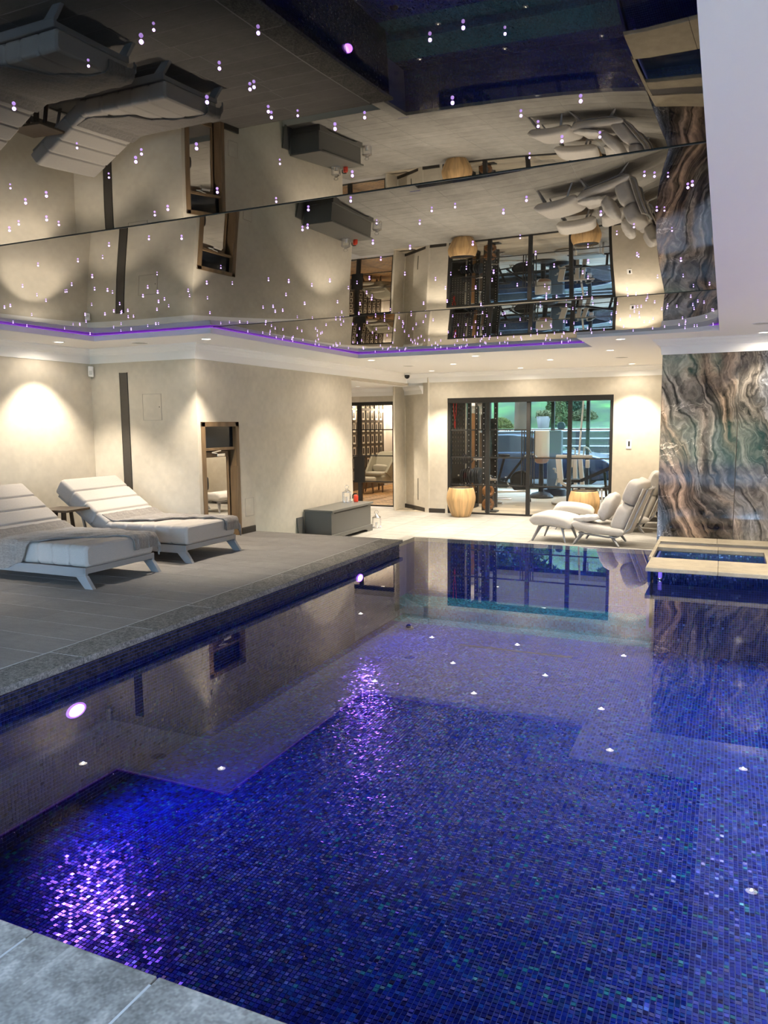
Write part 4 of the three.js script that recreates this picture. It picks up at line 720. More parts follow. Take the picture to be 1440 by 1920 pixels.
// ------------------------------------------------------------------ lounge chairs with footstools
{
  const fab = std({ color: lin(0.60, 0.565, 0.525), map: rep(T.heather, 3), bumpMap: rep(T.weave, 5), bumpScale: 0.001, roughness: 0.92 });
  const fab2 = std({ color: lin(0.68, 0.645, 0.605), map: rep(T.heather, 3), bumpMap: rep(T.weave, 5), bumpScale: 0.001, roughness: 0.92 });
  const met = std({ color: lin(0.30, 0.30, 0.31), roughness: 0.4, metalness: 0.3 });
  // local frame: +x is where the sitter faces, origin on the floor under the seat
  const ch = thing('lounge_chair', '', 'lounge chair', [0, 0, 0], 0, 'pale upholstered lounge chairs by the marble wall');
  const shell = (x, w, y0, y1) => 0;
  // seat shell: upholstered tray, rounded front, thin at the back
  const rings = []; for (let i = 0; i <= 26; i++) {
    const t = i / 26, x = 0.36 - 0.72 * t, k = Math.sqrt(Math.max(0.02, 1 - Math.pow(Math.max(0, 0.16 - t) / 0.16, 2))), kb = Math.sqrt(Math.max(0.05, 1 - Math.pow(Math.max(0, t - 0.9) / 0.1, 2)));
    const hh = (0.082 - 0.032 * t) * k * kb, cy = 0.268 - 0.085 * t - 0.02 * Math.sin(t * 3.1);
    rings.push(rrect(0.33 * (0.9 + 0.1 * k), Math.max(0.012, hh), 0.06, 5).map(([z, y]) => [x, cy + y + 0.028 * Math.pow(z / 0.33, 2), z]));
  }
  part(ch, 'seat', loft(rings), fab);
  const lean = 0.38, ca = Math.cos(lean), sa = Math.sin(lean);
  const at = (u, v, z) => [-0.26 - sa * u - ca * v * -1 - 0, 0.20 + ca * u + sa * v, z];      // u along the back, v forward
  const bend = (u0, curl) => (p) => { const v = p[0] + curl * p[2] * p[2], u = u0 + p[1]; return at(u, v, p[2]); };
  part(ch, 'back_cushion', cushion(0.105, 0.215, 0.31, 0.5, 0.42, bend(0.20, 0.55)), fab);
  part(ch, 'head_cushion', cushion(0.095, 0.185, 0.305, 0.5, 0.42, bend(0.575, 0.75)), fab);
  part(ch, 'back_panel', cloth((u, v) => { const z = (v - 0.5) * 0.56, q = at(u * 0.66 + 0.02, -0.115 + 0.55 * z * z, z); return q; }, 16, 16, 0.012), fab2);
  const fr = [];
  for (const s of [-1, 1]) fr.push(tube([[0.27, 0.165, s * 0.255], [-0.12, 0.125, s * 0.255], [-0.255, 0.135, s * 0.25], at(0.12, -0.13, s * 0.24), at(0.4, -0.125, s * 0.225), at(0.68, -0.125, s * 0.205)], 0.014, 48, 8));
  fr.push(tube([at(0.68, -0.125, -0.21), at(0.68, -0.13, 0), at(0.68, -0.125, 0.21)], 0.014, 16, 8), tube([[-0.18, 0.125, -0.26], [-0.2, 0.12, 0], [-0.18, 0.125, 0.26]], 0.014, 12, 8), tube([[0.25, 0.165, -0.26], [0.25, 0.16, 0], [0.25, 0.165, 0.26]], 0.014, 12, 8));
  part(ch, 'frame', fr, met);
  for (const [lx, lz, dx, dz] of [[0.22, 0.23, 0.11, 0.07], [0.22, -0.23, 0.11, -0.07], [-0.15, 0.2, -0.09, 0.1], [-0.15, -0.2, -0.14, -0.08]]) part(ch, 'leg', bar([lx, 0.16, lz], [lx + dx, 0, lz + dz], 0.05, 0.034, 0.55), met);
  // the loose pillows lie on the chair: things of their own
  const pill = (label, pos, rot, a, b, cc, grp) => solo('cushion', label, 'cushion', cushion(a, b, cc, 0.85, 0.55, (p) => { const r = (p[1] / b) ** 2 * 0.3 + (p[2] / cc) ** 2 * 0.3; return [p[0] + 0.004 * Math.sin(p[1] * 60 + p[2] * 30), p[1] * (1 + 0.07 * (p[2] / cc) ** 2), p[2] * (1 + 0.07 * (p[1] / b) ** 2)]; }), fab2, pos, rot, grp);
  const st = thing('footstool', '', 'footstool', [0, 0, 0], 0, 'pale upholstered footstools');
  const r2 = []; for (let i = 0; i <= 26; i++) {
    const t = i / 26, x = 0.31 - 0.62 * t, k = Math.sqrt(Math.max(0.02, 1 - Math.pow(Math.max(0, 0.18 - t) / 0.18, 2))), kb = Math.sqrt(Math.max(0.04, 1 - Math.pow(Math.max(0, t - 0.85) / 0.15, 2)));
    r2.push(rrect(0.30 * (0.86 + 0.14 * Math.min(k, kb)), Math.max(0.012, (0.085 - 0.01 * t) * k * kb), 0.055, 5).map(([z, y]) => [x, 0.30 + 0.035 * Math.sin(t * Math.PI) - 0.045 * t + y + 0.0 * z, z]));
  }
  part(st, 'seat', loft(r2), fab);
  part(st, 'frame', [bar([0.18, 0.2, -0.2], [0.18, 0.2, 0.2], 0.024), bar([-0.16, 0.19, -0.2], [-0.16, 0.19, 0.2], 0.024), bar([0.18, 0.2, 0], [-0.16, 0.19, 0], 0.024)], met);
  for (const [lx, lz, dx, dz] of [[0.17, 0.2, 0.1, 0.06], [0.17, -0.2, 0.1, -0.06], [-0.15, 0.2, -0.07, 0.06], [-0.15, -0.2, -0.07, -0.06]]) part(st, 'leg', bar([lx, 0.215, lz], [lx + dx, 0, lz + dz], 0.046, 0.032, 0.55), met);

  const yaw = Math.PI - 0.13;                                       // faces -x, turned slightly away from the pool
  ch.position.set(-1.50, YF, -10.82); ch.rotation.y = yaw; tag(ch, 'nearer pale lounge chair with grey metal frame at the pool edge');
  const ch2 = copyOf(ch, 'farther pale lounge chair, its back half hidden by the marble wall', [-1.39, YF, -12.25], Math.PI + 0.12);
  st.position.set(-2.17, YF, -10.91); st.rotation.y = yaw; tag(st, 'nearer pale footstool in front of the lounge chair at the pool edge');
  copyOf(st, 'farther pale footstool next to the second wooden planter', [-2.16, YF, -12.25], Math.PI + 0.12);
  const w = (cx, cz, ry, p) => { const q = V(...p).applyAxisAngle(V(0, 1, 0), ry); return [cx + q.x, YF + q.y, cz + q.z]; };
  pill('plump pale pillow against the back of the nearer lounge chair', w(-1.50, -10.82, yaw, [-0.08, 0.52, -0.02]), [0, yaw, 0.42], 0.085, 0.21, 0.25, 'pale pillows on the lounge chairs');
  pill('flat pale pillow lying on the seat of the nearer lounge chair', w(-1.50, -10.82, yaw, [0.17, 0.365, -0.2]), [0, yaw, Math.PI / 2 - 0.12], 0.045, 0.19, 0.13, 'pale pillows on the lounge chairs');
  pill('plump pale pillow on the farther lounge chair', w(-1.39, -12.25, Math.PI + 0.12, [-0.07, 0.52, 0.02]), [0, Math.PI + 0.12, 0.42], 0.085, 0.21, 0.25, 'pale pillows on the lounge chairs');
  const tb = thing('round_table', 'low round dark topped table between the lounge chairs', 'side table', [-1.03, YF, -12.95]);
  part(tb, 'table_top', lathe([[0, 0.265], [0.27, 0.265], [0.285, 0.272], [0.285, 0.282], [0.275, 0.288], [0, 0.288]], 44), std({ color: lin(0.34, 0.29, 0.23), map: rep(T.oak, 1), roughness: 0.5 }));
  part(tb, 'hub', cyl(0.05, 0.06, 0.05, 20, 0, 0.245, 0), met);
  for (let i = 0; i < 4; i++) { const a = i * Math.PI / 2 + 0.6; part(tb, 'leg', bar([Math.cos(a) * 0.06, 0.25, Math.sin(a) * 0.06], [Math.cos(a) * 0.22, 0, Math.sin(a) * 0.22], 0.03, 0.03, 0.7), M.black); }
}
// ------------------------------------------------------------------ gym behind the glass doors
const GX0 = -5.85, GX1 = -0.3, GZ = -19.1;
{
  struct('gym_wall_left', wallSlab('x', GZ - 0.1, ZB - 0.15, -1, 2.8, GX0, 0.04), M.wall, 'plaster side wall of the gym behind the rack');
  struct('gym_wall_right', wallSlab('x', GZ - 0.1, ZB - 0.15, -1, 2.8, GX1, -0.15), M.wall, 'plaster wall at the far right of the gym');
  struct('gym_wall_back', wallSlab('z', GX0, GX1, -1, 2.8, GZ, 0.15, [[-5.62, YF + 0.02, -0.8, 2.32]]), M.wall, 'gym wall round the big window to the drive');
  struct('gym_ceiling', box(GX0, 2.45, GZ, GX1, 2.6, ZB - 0.15), M.soffit, 'white gym ceiling');
  const fl = structGroup('gym_floor', 'light oak plank floor of the gym'), R = rng(31);
  part(fl, 'floor_bed', box(GX0, YF - 0.2, GZ - 0.15, GX1, YF - 0.004, ZB - 0.02), M.subfloor);
  const oak = tones(std({ color: lin(1.0, 0.96, 0.9), map: rep(T.paleOak, 3, 0.6), roughness: 0.5 }), [1, 0.86, 1.06, 0.76]).map((m) => { m.map.rotation = Math.PI / 2; return m; });
  for (let i = 0; i < 28; i++) { let x = GX1 - 0.5 * R(); const z = ZB - 0.02 - i * 0.2; let a = GX1; x = GX1 - 0.4 - 1.4 * R(); while (a > GX0) { part(fl, 'floor_plank', box(Math.max(GX0, x) + 0.0015, YF - 0.01, z - 0.2 + 0.0015, a - 0.0015, YF, z - 0.0015), oak[Math.floor(R() * 4)]); a = x; x -= 1.8; } }
  const w = structGroup('window_7', 'big black framed gym window to the drive');
  const fz = GZ - 0.08; part(w, 'window_frame', [box(-5.62, YF + 0.02, fz - 0.04, -0.8, YF + 0.14, fz + 0.06), box(-5.62, 2.22, fz - 0.04, -0.8, 2.32, fz + 0.06), ...[-5.62, -3.98, -3.12, -0.88].map((x) => box(x, YF + 0.02, fz - 0.04, x + 0.08, 2.32, fz + 0.06))], M.steel);
  for (const [a, b] of [[-5.54, -3.98], [-3.90, -3.12], [-3.04, -0.88]]) pane(w, a, YF + 0.14, b, 2.22, fz).material = M.tinted;
  for (const [x, z, p] of [[-5.0, -14.6, 6], [-2.2, -14.6, 6], [-3.4, -15.9, 5], [-4.9, -17.6, 4], [-1.7, -17.6, 4]]) {
    const o = thing('downlight', `gym ceiling downlight ${z > -15 ? (x < -3 ? 'above the weight plates' : 'above the second planter side') : z > -16.5 ? 'in the middle of the gym' : x < -3 ? 'near the window, rack side' : 'near the window, bench side'}`, 'downlight', [x, 2.45, z], 0, 'gym ceiling downlights');
    part(o, 'trim_ring', lathe([[0.046, 0.004], [0.047, -0.004], [0.056, -0.006], [0.062, -0.003], [0.062, 0.002]], 24), M.white); part(o, 'lens', cyl(0.046, 0.046, 0.004, 24, 0, -0.001, 0), M.lampGlow);
    const s = new THREE.SpotLight(lin(1, 0.84, 0.64), p, 0, 1.15, 0.6, 2); s.position.set(0, -0.012, 0); s.target.position.set(0, -2, 0); s.castShadow = true; s.shadow.radius = 1.6; o.add(s); o.add(s.target);
  }
}
{
  const iron = std({ color: lin(0.035, 0.034, 0.033), roughness: 0.45, metalness: 0.5 }), blk = std({ color: lin(0.022, 0.022, 0.023), roughness: 0.6 }), bump = std({ color: lin(0.025, 0.028, 0.034), roughness: 0.55 });
  const tan = std({ color: lin(0.34, 0.20, 0.09), roughness: 0.6, map: rep(T.oak, 1) }), cream = std({ color: lin(0.78, 0.72, 0.64), roughness: 0.55 });
  // perforated storage panel
  const pb = thing('pegboard', 'tall dark perforated pegboard behind the left glass door', 'pegboard', [-4.80, YF, -14.35]);
  const s = new THREE.Shape([[-0.16, 0.3], [0.14, 0.3], [0.14, 2.3], [-0.16, 2.3]].map((p) => new THREE.Vector2(...p)));
  for (let i = 0; i < 5; i++) for (let j = 0; j < 14; j++) { const x = -0.12 + i * 0.055, y = 0.9 + j * 0.085; s.holes.push(new THREE.Path([[x - 0.007, y - 0.018], [x - 0.007, y + 0.018], [x + 0.007, y + 0.018], [x + 0.007, y - 0.018]].map((p) => new THREE.Vector2(...p)))); }
  part(pb, 'panel', clean(new THREE.ExtrudeGeometry(s, { depth: 0.012, bevelEnabled: false })), iron);
  part(pb, 'post', [box(-0.19, 0, -0.03, -0.16, 2.3, 0.03), box(0.14, 0, -0.03, 0.17, 2.3, 0.03)], M.chrome);
  part(pb, 'backing', box(-0.16, 0.3, -0.06, 0.14, 2.3, -0.05), cream);
  // power rack: uprights with rows of pin holes
  const rk = thing('power_rack', 'black power rack with white dotted uprights behind the left glass door', 'power rack', [-4.36, YF, -14.25]);
  const upright = (x, z) => { const u = part(rk, 'upright', box(x - 0.035, 0, z - 0.035, x + 0.035, 2.35, z + 0.035, 0.004), iron); const d = []; for (let j = 0; j < 20; j++) d.push(cyl(0.009, 0.009, 0.002, 10).rotateX(Math.PI / 2).translate(x, 0.3 + j * 0.105, z + 0.036)); part(u, 'pin_holes', d, M.white); };
  upright(-0.19, 0); upright(0.14, 0.1); upright(-0.19, -0.5); upright(0.2, -0.5);
  part(rk, 'cross_beam', [box(-0.19, 2.28, -0.03, 0.14, 2.35, 0.04), box(-0.225, 2.28, -0.5, -0.155, 2.35, 0), box(0.14, 2.28, -0.5, 0.21, 2.35, 0.1), box(-0.225, 0, -0.5, -0.155, 0.07, 0), box(0.14, 0, -0.5, 0.21, 0.07, 0.1)], iron);
  part(rk, 'pulley', [cyl(0.05, 0.05, 0.03, 20).rotateX(Math.PI / 2).translate(0.04, 2.05, 0.06), cyl(0.035, 0.035, 0.03, 20).rotateX(Math.PI / 2).translate(0.07, 1.92, 0.06), bar([0.05, 2.0, 0.06], [0.05, 1.5, 0.06], 0.012), cbox(0.05, 1.52, 0.06, 0.06, 0.05, 0.04, 0.01)], M.chrome);
  part(rk, 'plate_peg', [bar([-0.42, 0.66, 0], [0.25, 0.66, 0], 0.045, 0.045, 1, true), bar([-0.1, 0.98, 0], [0.13, 0.98, 0], 0.04, 0.04, 1, true), bar([0.14, 0.6, 0.1], [0.4, 0.6, 0.1], 0.05, 0.05, 1, true)], M.chrome);
  const plate = (x, y, z, r, t, label, m = bump, g = 'weight plates on the rack pegs') => { const o = thing('weight_plate', label, 'weight plate', [x, y, z], 0, g); const q = lathe([[0.03, -t / 2], [r * 0.5, -t / 2], [r * 0.55, -t / 2 + 0.006], [r * 0.82, -t / 2 + 0.006], [r * 0.86, -t / 2], [r, -t / 2 + 0.004], [r, t / 2 - 0.004], [r * 0.86, t / 2], [r * 0.82, t / 2 - 0.006], [r * 0.55, t / 2 - 0.006], [r * 0.5, t / 2], [0.03, t / 2]], 36); q.rotateZ(Math.PI / 2); part(o, 'disc', q, m); part(o, 'hub', cyl(0.032, 0.032, t + 0.006, 20).rotateZ(Math.PI / 2), M.chrome); return o; };
  for (let i = 0; i < 5; i++) plate(-4.70 + i * 0.047, 0.475, -14.25, 0.125 + i * 0.005, 0.03, `thin dark weight plate, ${['first', 'second', 'third', 'fourth', 'fifth'][i]} from the left in the lower row on the rack`);
  for (let i = 0; i < 3; i++) plate(-4.43 + i * 0.045, 0.475, -14.25, 0.165, 0.036, `large dark weight plate, ${['left', 'middle', 'right'][i]} one of three at the right of the lower rack row`);
  for (let i = 0; i < 4; i++) plate(-4.68 + i * 0.042, 0.80, -14.25, 0.09, 0.025, `small dark weight plate, ${['first', 'second', 'third', 'fourth'][i]} from the left in the upper row on the rack`);
  part(rk, 'low_peg', bar([-0.35, 0.66, -0.0], [-0.1, 0.98, -0.0], 0.02), iron);
  const tr = thing('plate_tree', 'tan wheels on a low stand beside the left planter', 'plate stand', [-4.02, YF, -13.95], 0);
  part(tr, 'stand', [box(-0.09, 0.0, -0.1, 0.13, 0.03, 0.1, 0.004), bar([0.02, 0, 0], [0.02, 0.55, 0], 0.04)], iron);
  for (const y of [0.15, 0.40]) { const q = new THREE.TorusGeometry(0.085, 0.035, 12, 32); q.rotateY(0.55); q.translate(-0.04, y, 0.06); part(tr, 'wheel', clean(q), tan); }
  // red band, white air box, leaning boards
  const bd = thing('resistance_band', 'red looped resistance band hanging at the left', 'exercise band', [-4.845, YF + 1.58, -14.25]);
  part(bd, 'band', [tube([[-0.035, 0.62, 0], [-0.02, 0.3, 0.01], [0.012, 0.1, 0.01], [0, 0.0, 0], [-0.014, 0.1, 0], [0.02, 0.3, 0], [0.035, 0.62, 0]], 0.009, 60, 8)], std({ color: lin(0.75, 0.035, 0.03), roughness: 0.6 }));
  part(bd, 'hook', bar([0, 0.62, -0.1], [0, 0.62, 0.01], 0.016), M.chrome);
  const ac = thing('air_unit', 'white wall air unit above the leaning boards', 'air conditioner', [-4.72, 1.9, -15.0]);
  part(ac, 'case', box(-0.11, -0.12, -0.1, 0.12, 0.35, 0.08, 0.015, 2), M.white); part(ac, 'vent', [0, 1, 2].map((i) => box(-0.1, -0.1 + i * 0.02, 0.08, 0.11, -0.093 + i * 0.02, 0.086)), M.skirting);
  part(ac, 'bracket', box(-0.02, -0.2, -0.6, 0.02, -0.12, 0.0), M.white);
  const bd2 = std({ color: lin(0.40, 0.28, 0.17), roughness: 0.7, map: rep(T.oak, 1) });
  solo('leaning_board', 'brown wooden board leaning behind the rack', 'board', box(-0.06, 0, -0.012, 0.06, 1.9, 0.012, 0.002), bd2, [-4.80, YF, -15.3], [-0.03, 0, 0]);
  solo('leaning_board', 'narrow dark brown board standing beside the wooden board behind the rack', 'board', box(-0.035, 0, -0.012, 0.035, 1.85, 0.012, 0.002), std({ color: lin(0.14, 0.10, 0.07), roughness: 0.7 }), [-4.64, YF, -15.3], [-0.03, 0, 0]);
  solo('roller', 'white foam roller standing behind the rack', 'foam roller', lathe([[0.02, 0], [0.04, 0], [0.045, 0.01], [0.045, 0.55], [0.04, 0.56], [0.02, 0.56]], 24), M.white, [-4.80, YF + 0.62, -14.75]);
  // cable column with low feet
  const cc = thing('cable_machine', 'black cable machine with long chrome feet in the middle of the glass doors', 'cable machine', [-4.36, YF, -15.25]);
  part(cc, 'column', box(-0.05, 0, -0.05, 0.05, 1.75, 0.05, 0.006), blk); part(cc, 'head', [cbox(0, 1.72, 0, 0.14, 0.1, 0.14, 0.01), cbox(0, 0.98, 0.05, 0.12, 0.06, 0.08, 0.01), cbox(0, 1.25, 0.05, 0.1, 0.05, 0.08, 0.01)], blk);
  part(cc, 'foot', [bar([0.05, 0.27, 0.1], [0.62, 0.27, -0.3], 0.05, 0.05, 1, true), bar([0.05, 0.14, 0.2], [0.42, 0.14, 0.1], 0.055, 0.055, 1, true), bar([0.0, 0.06, 0.32], [0.3, 0.06, 0.32], 0.07, 0.07, 1, true), bar([0, 0.03, -0.3], [0, 0.03, 0.5], 0.06)], M.chrome);
  part(cc, 'hub', [[0.0, 0.56, 0.14], [0.06, 0.29, 0.16]].map((p) => cyl(0.05, 0.05, 0.06, 22).rotateX(Math.PI / 2).translate(...p)), blk); part(cc, 'hub_cap', [[0.0, 0.56, 0.175], [0.06, 0.29, 0.195]].map((p) => cyl(0.02, 0.02, 0.012, 16).rotateX(Math.PI / 2).translate(...p)), M.white);
  // exercise bike
  const bk = thing('exercise_bike', 'dark exercise bike with a spoked flywheel behind the centre doors', 'exercise bike', [-4.22, YF, -16.1], 0.25);
  part(bk, 'frame', [bar([-0.35, 0.05, 0], [-0.12, 0.95, 0], 0.05), bar([-0.1, 0.42, 0], [0.3, 0.95, 0], 0.05), bar([-0.25, 0.42, 0], [0.32, 0.3, 0], 0.05), bar([0.3, 0.3, 0], [0.42, 0.06, 0], 0.05), cbox(-0.34, 0.03, 0, 0.06, 0.06, 0.5, 0.01), cbox(0.42, 0.03, 0, 0.06, 0.06, 0.5, 0.01)], blk);
  part(bk, 'flywheel', [new THREE.TorusGeometry(0.21, 0.03, 10, 40), cyl(0.19, 0.19, 0.012, 36).rotateX(Math.PI / 2)].map((g) => clean(g.translate(0.24, 0.42, 0))), iron);
  part(bk, 'handlebar', tube([[0.3, 0.95, 0], [0.38, 1.02, 0.12], [0.5, 1.0, 0.2], [0.56, 0.94, 0.2]], 0.014, 24, 8), M.chrome); part(bk, 'handlebar', tube([[0.3, 0.95, 0], [0.38, 1.02, -0.12], [0.5, 1.0, -0.2], [0.56, 0.94, -0.2]], 0.014, 24, 8), M.chrome);
  part(bk, 'saddle', cushion(0.13, 0.035, 0.08, 0.6, 0.7, (p) => [p[0] - 0.13, p[1] + 0.98, p[2] * (1 - 0.3 * p[0] / 0.13)], 24, 14), blk);
  part(bk, 'pedal', [cbox(0, 0.3, 0.16, 0.1, 0.025, 0.07), cbox(-0.06, 0.5, -0.16, 0.1, 0.025, 0.07), bar([-0.05, 0.4, 0.1], [0, 0.3, 0.12], 0.02), bar([-0.05, 0.4, -0.1], [-0.06, 0.5, -0.12], 0.02)], M.chrome);
  // punch bag on a stand, ball on a padded column
  const pbg = thing('punch_bag', 'white free standing punch bag behind the centre glass door', 'punch bag', [-3.74, YF, -17.0]);
  part(pbg, 'bag', lathe([[0, 0.76], [0.09, 0.775], [0.15, 0.82], [0.172, 0.89], [0.174, 1.1], [0.172, 1.47], [0.16, 1.5], [0, 1.505]], 40), cream); part(pbg, 'lower_band', lathe([[0.1, 0.774], [0.154, 0.818], [0.177, 0.885], [0.178, 0.92]], 40), std({ color: lin(0.42, 0.25, 0.17), roughness: 0.6 }));
  part(pbg, 'stand', [cyl(0.05, 0.06, 0.72, 20, 0, 0.42, 0), lathe([[0, 0], [0.27, 0], [0.28, 0.03], [0.2, 0.1], [0.06, 0.14], [0, 0.14]], 36)], blk);
  const bc = thing('ball_column', 'blue grey padded boxing column topped by a dark blue ball', 'boxing column', [-3.52, YF, -17.6], 0);
  part(bc, 'column', box(-0.2, 0.15, -0.12, 0.12, 1.5, 0.12, 0.04, 3), std({ color: lin(0.13, 0.19, 0.27), roughness: 0.5 })); part(bc, 'base', cyl(0.25, 0.28, 0.15, 30, -0.03, 0.075, 0), blk);
  part(bc, 'ball', clean(new THREE.SphereGeometry(0.095, 28, 18).translate(0.09, 1.6, 0)), std({ color: lin(0.02, 0.07, 0.16), roughness: 0.3 }));
  // pale multi gym and black bench
  const mg = thing('multi_gym', 'cream multi gym with handles behind the right glass door', 'exercise machine', [-3.0, YF, -16.9]);
  part(mg, 'leg', bar([-0.34, 0.92, 0], [-0.28, 0.36, 0], 0.12, 0.08), cream); part(mg, 'leg', bar([0.02, 0.92, 0], [0.04, 0, 0], 0.085, 0.08), cream); part(mg, 'leg', bar([0.13, 0.92, 0], [0.22, 0, 0], 0.085, 0.08), cream);
  part(mg, 'top_beam', [cbox(0, 0.94, 0, 0.78, 0.06, 0.1, 0.015, 2), bar([-0.28, 0.36, 0], [0.04, 0.2, 0], 0.06)], cream);
  part(mg, 'pad', [cbox(-0.06, 0.80, 0.05, 0.1, 0.2, 0.06, 0.02, 2), cbox(0.3, 0.78, 0.05, 0.09, 0.18, 0.06, 0.02, 2)], cream);
  part(mg, 'handle', [tube([[-0.46, 0.66, 0], [-0.41, 0.66, 0], [-0.40, 0.58, 0], [-0.3, 0.58, 0]], 0.022, 24, 8), tube([[0.02, 0.97, 0], [0.02, 1.1, 0.02], [-0.03, 1.12, 0.02]], 0.015, 20, 8), tube([[0.2, 0.97, 0], [0.22, 1.14, 0.02], [0.3, 1.12, 0.04], [0.37, 1.02, 0.04]], 0.018, 24, 8), tube([[-0.38, 0.3, 0.05], [-0.34, 0.46, 0.05]], 0.02, 8, 8)], M.chrome);
  part(mg, 'rod', bar([0.1, 0.95, -0.02], [0.16, 2.2, -0.1], 0.04, 0.04, 1, true), M.white);
  const bn = thing('incline_bench', 'black padded incline bench behind the right glass door', 'weight bench', [-2.55, YF, -16.6]);
  part(bn, 'back_pad', [bar([-0.22, 0.44, 0], [0.5, 0.78, 0], 0.07, 0.3)], blk); part(bn, 'seat_pad', cbox(-0.42, 0.43, 0, 0.36, 0.07, 0.3, 0.02, 2), blk);
  part(bn, 'frame', [bar([-0.5, 0.06, 0], [0.4, 0.06, 0], 0.06), bar([-0.42, 0.4, 0], [-0.42, 0.06, 0], 0.05), bar([0.25, 0.62, 0], [0.3, 0.06, 0], 0.05), cbox(-0.5, 0.03, 0, 0.06, 0.06, 0.5), cbox(0.4, 0.03, 0, 0.06, 0.06, 0.5)], iron);
  const bt = thing('step_table', 'low pale blue topped bench behind the second wooden planter', 'low bench', [-2.42, YF, -15.0]);
  part(bt, 'top', cbox(0, 0.44, 0, 0.62, 0.03, 0.5, 0.008, 2), std({ color: lin(0.42, 0.58, 0.72), roughness: 0.25 })); for (const [a, b] of [[-1, -1], [1, -1], [1, 1], [-1, 1]]) part(bt, 'leg', bar([a * 0.26, 0.43, b * 0.2], [a * 0.28, 0, b * 0.22], 0.035), M.chrome);
  const bs = thing('balance_trainer', 'small grey dome balance trainer on the gym floor', 'balance trainer', [-2.98, YF, -15.7]);
  part(bs, 'dome', lathe([[0, 0.16], [0.1, 0.15], [0.2, 0.1], [0.24, 0.05]], 36), std({ color: lin(0.6, 0.6, 0.58), roughness: 0.5 })); part(bs, 'base', lathe([[0, 0], [0.22, 0], [0.25, 0.02], [0.25, 0.05], [0, 0.05]], 36), std({ color: lin(0.22, 0.20, 0.17), roughness: 0.6 }));
}

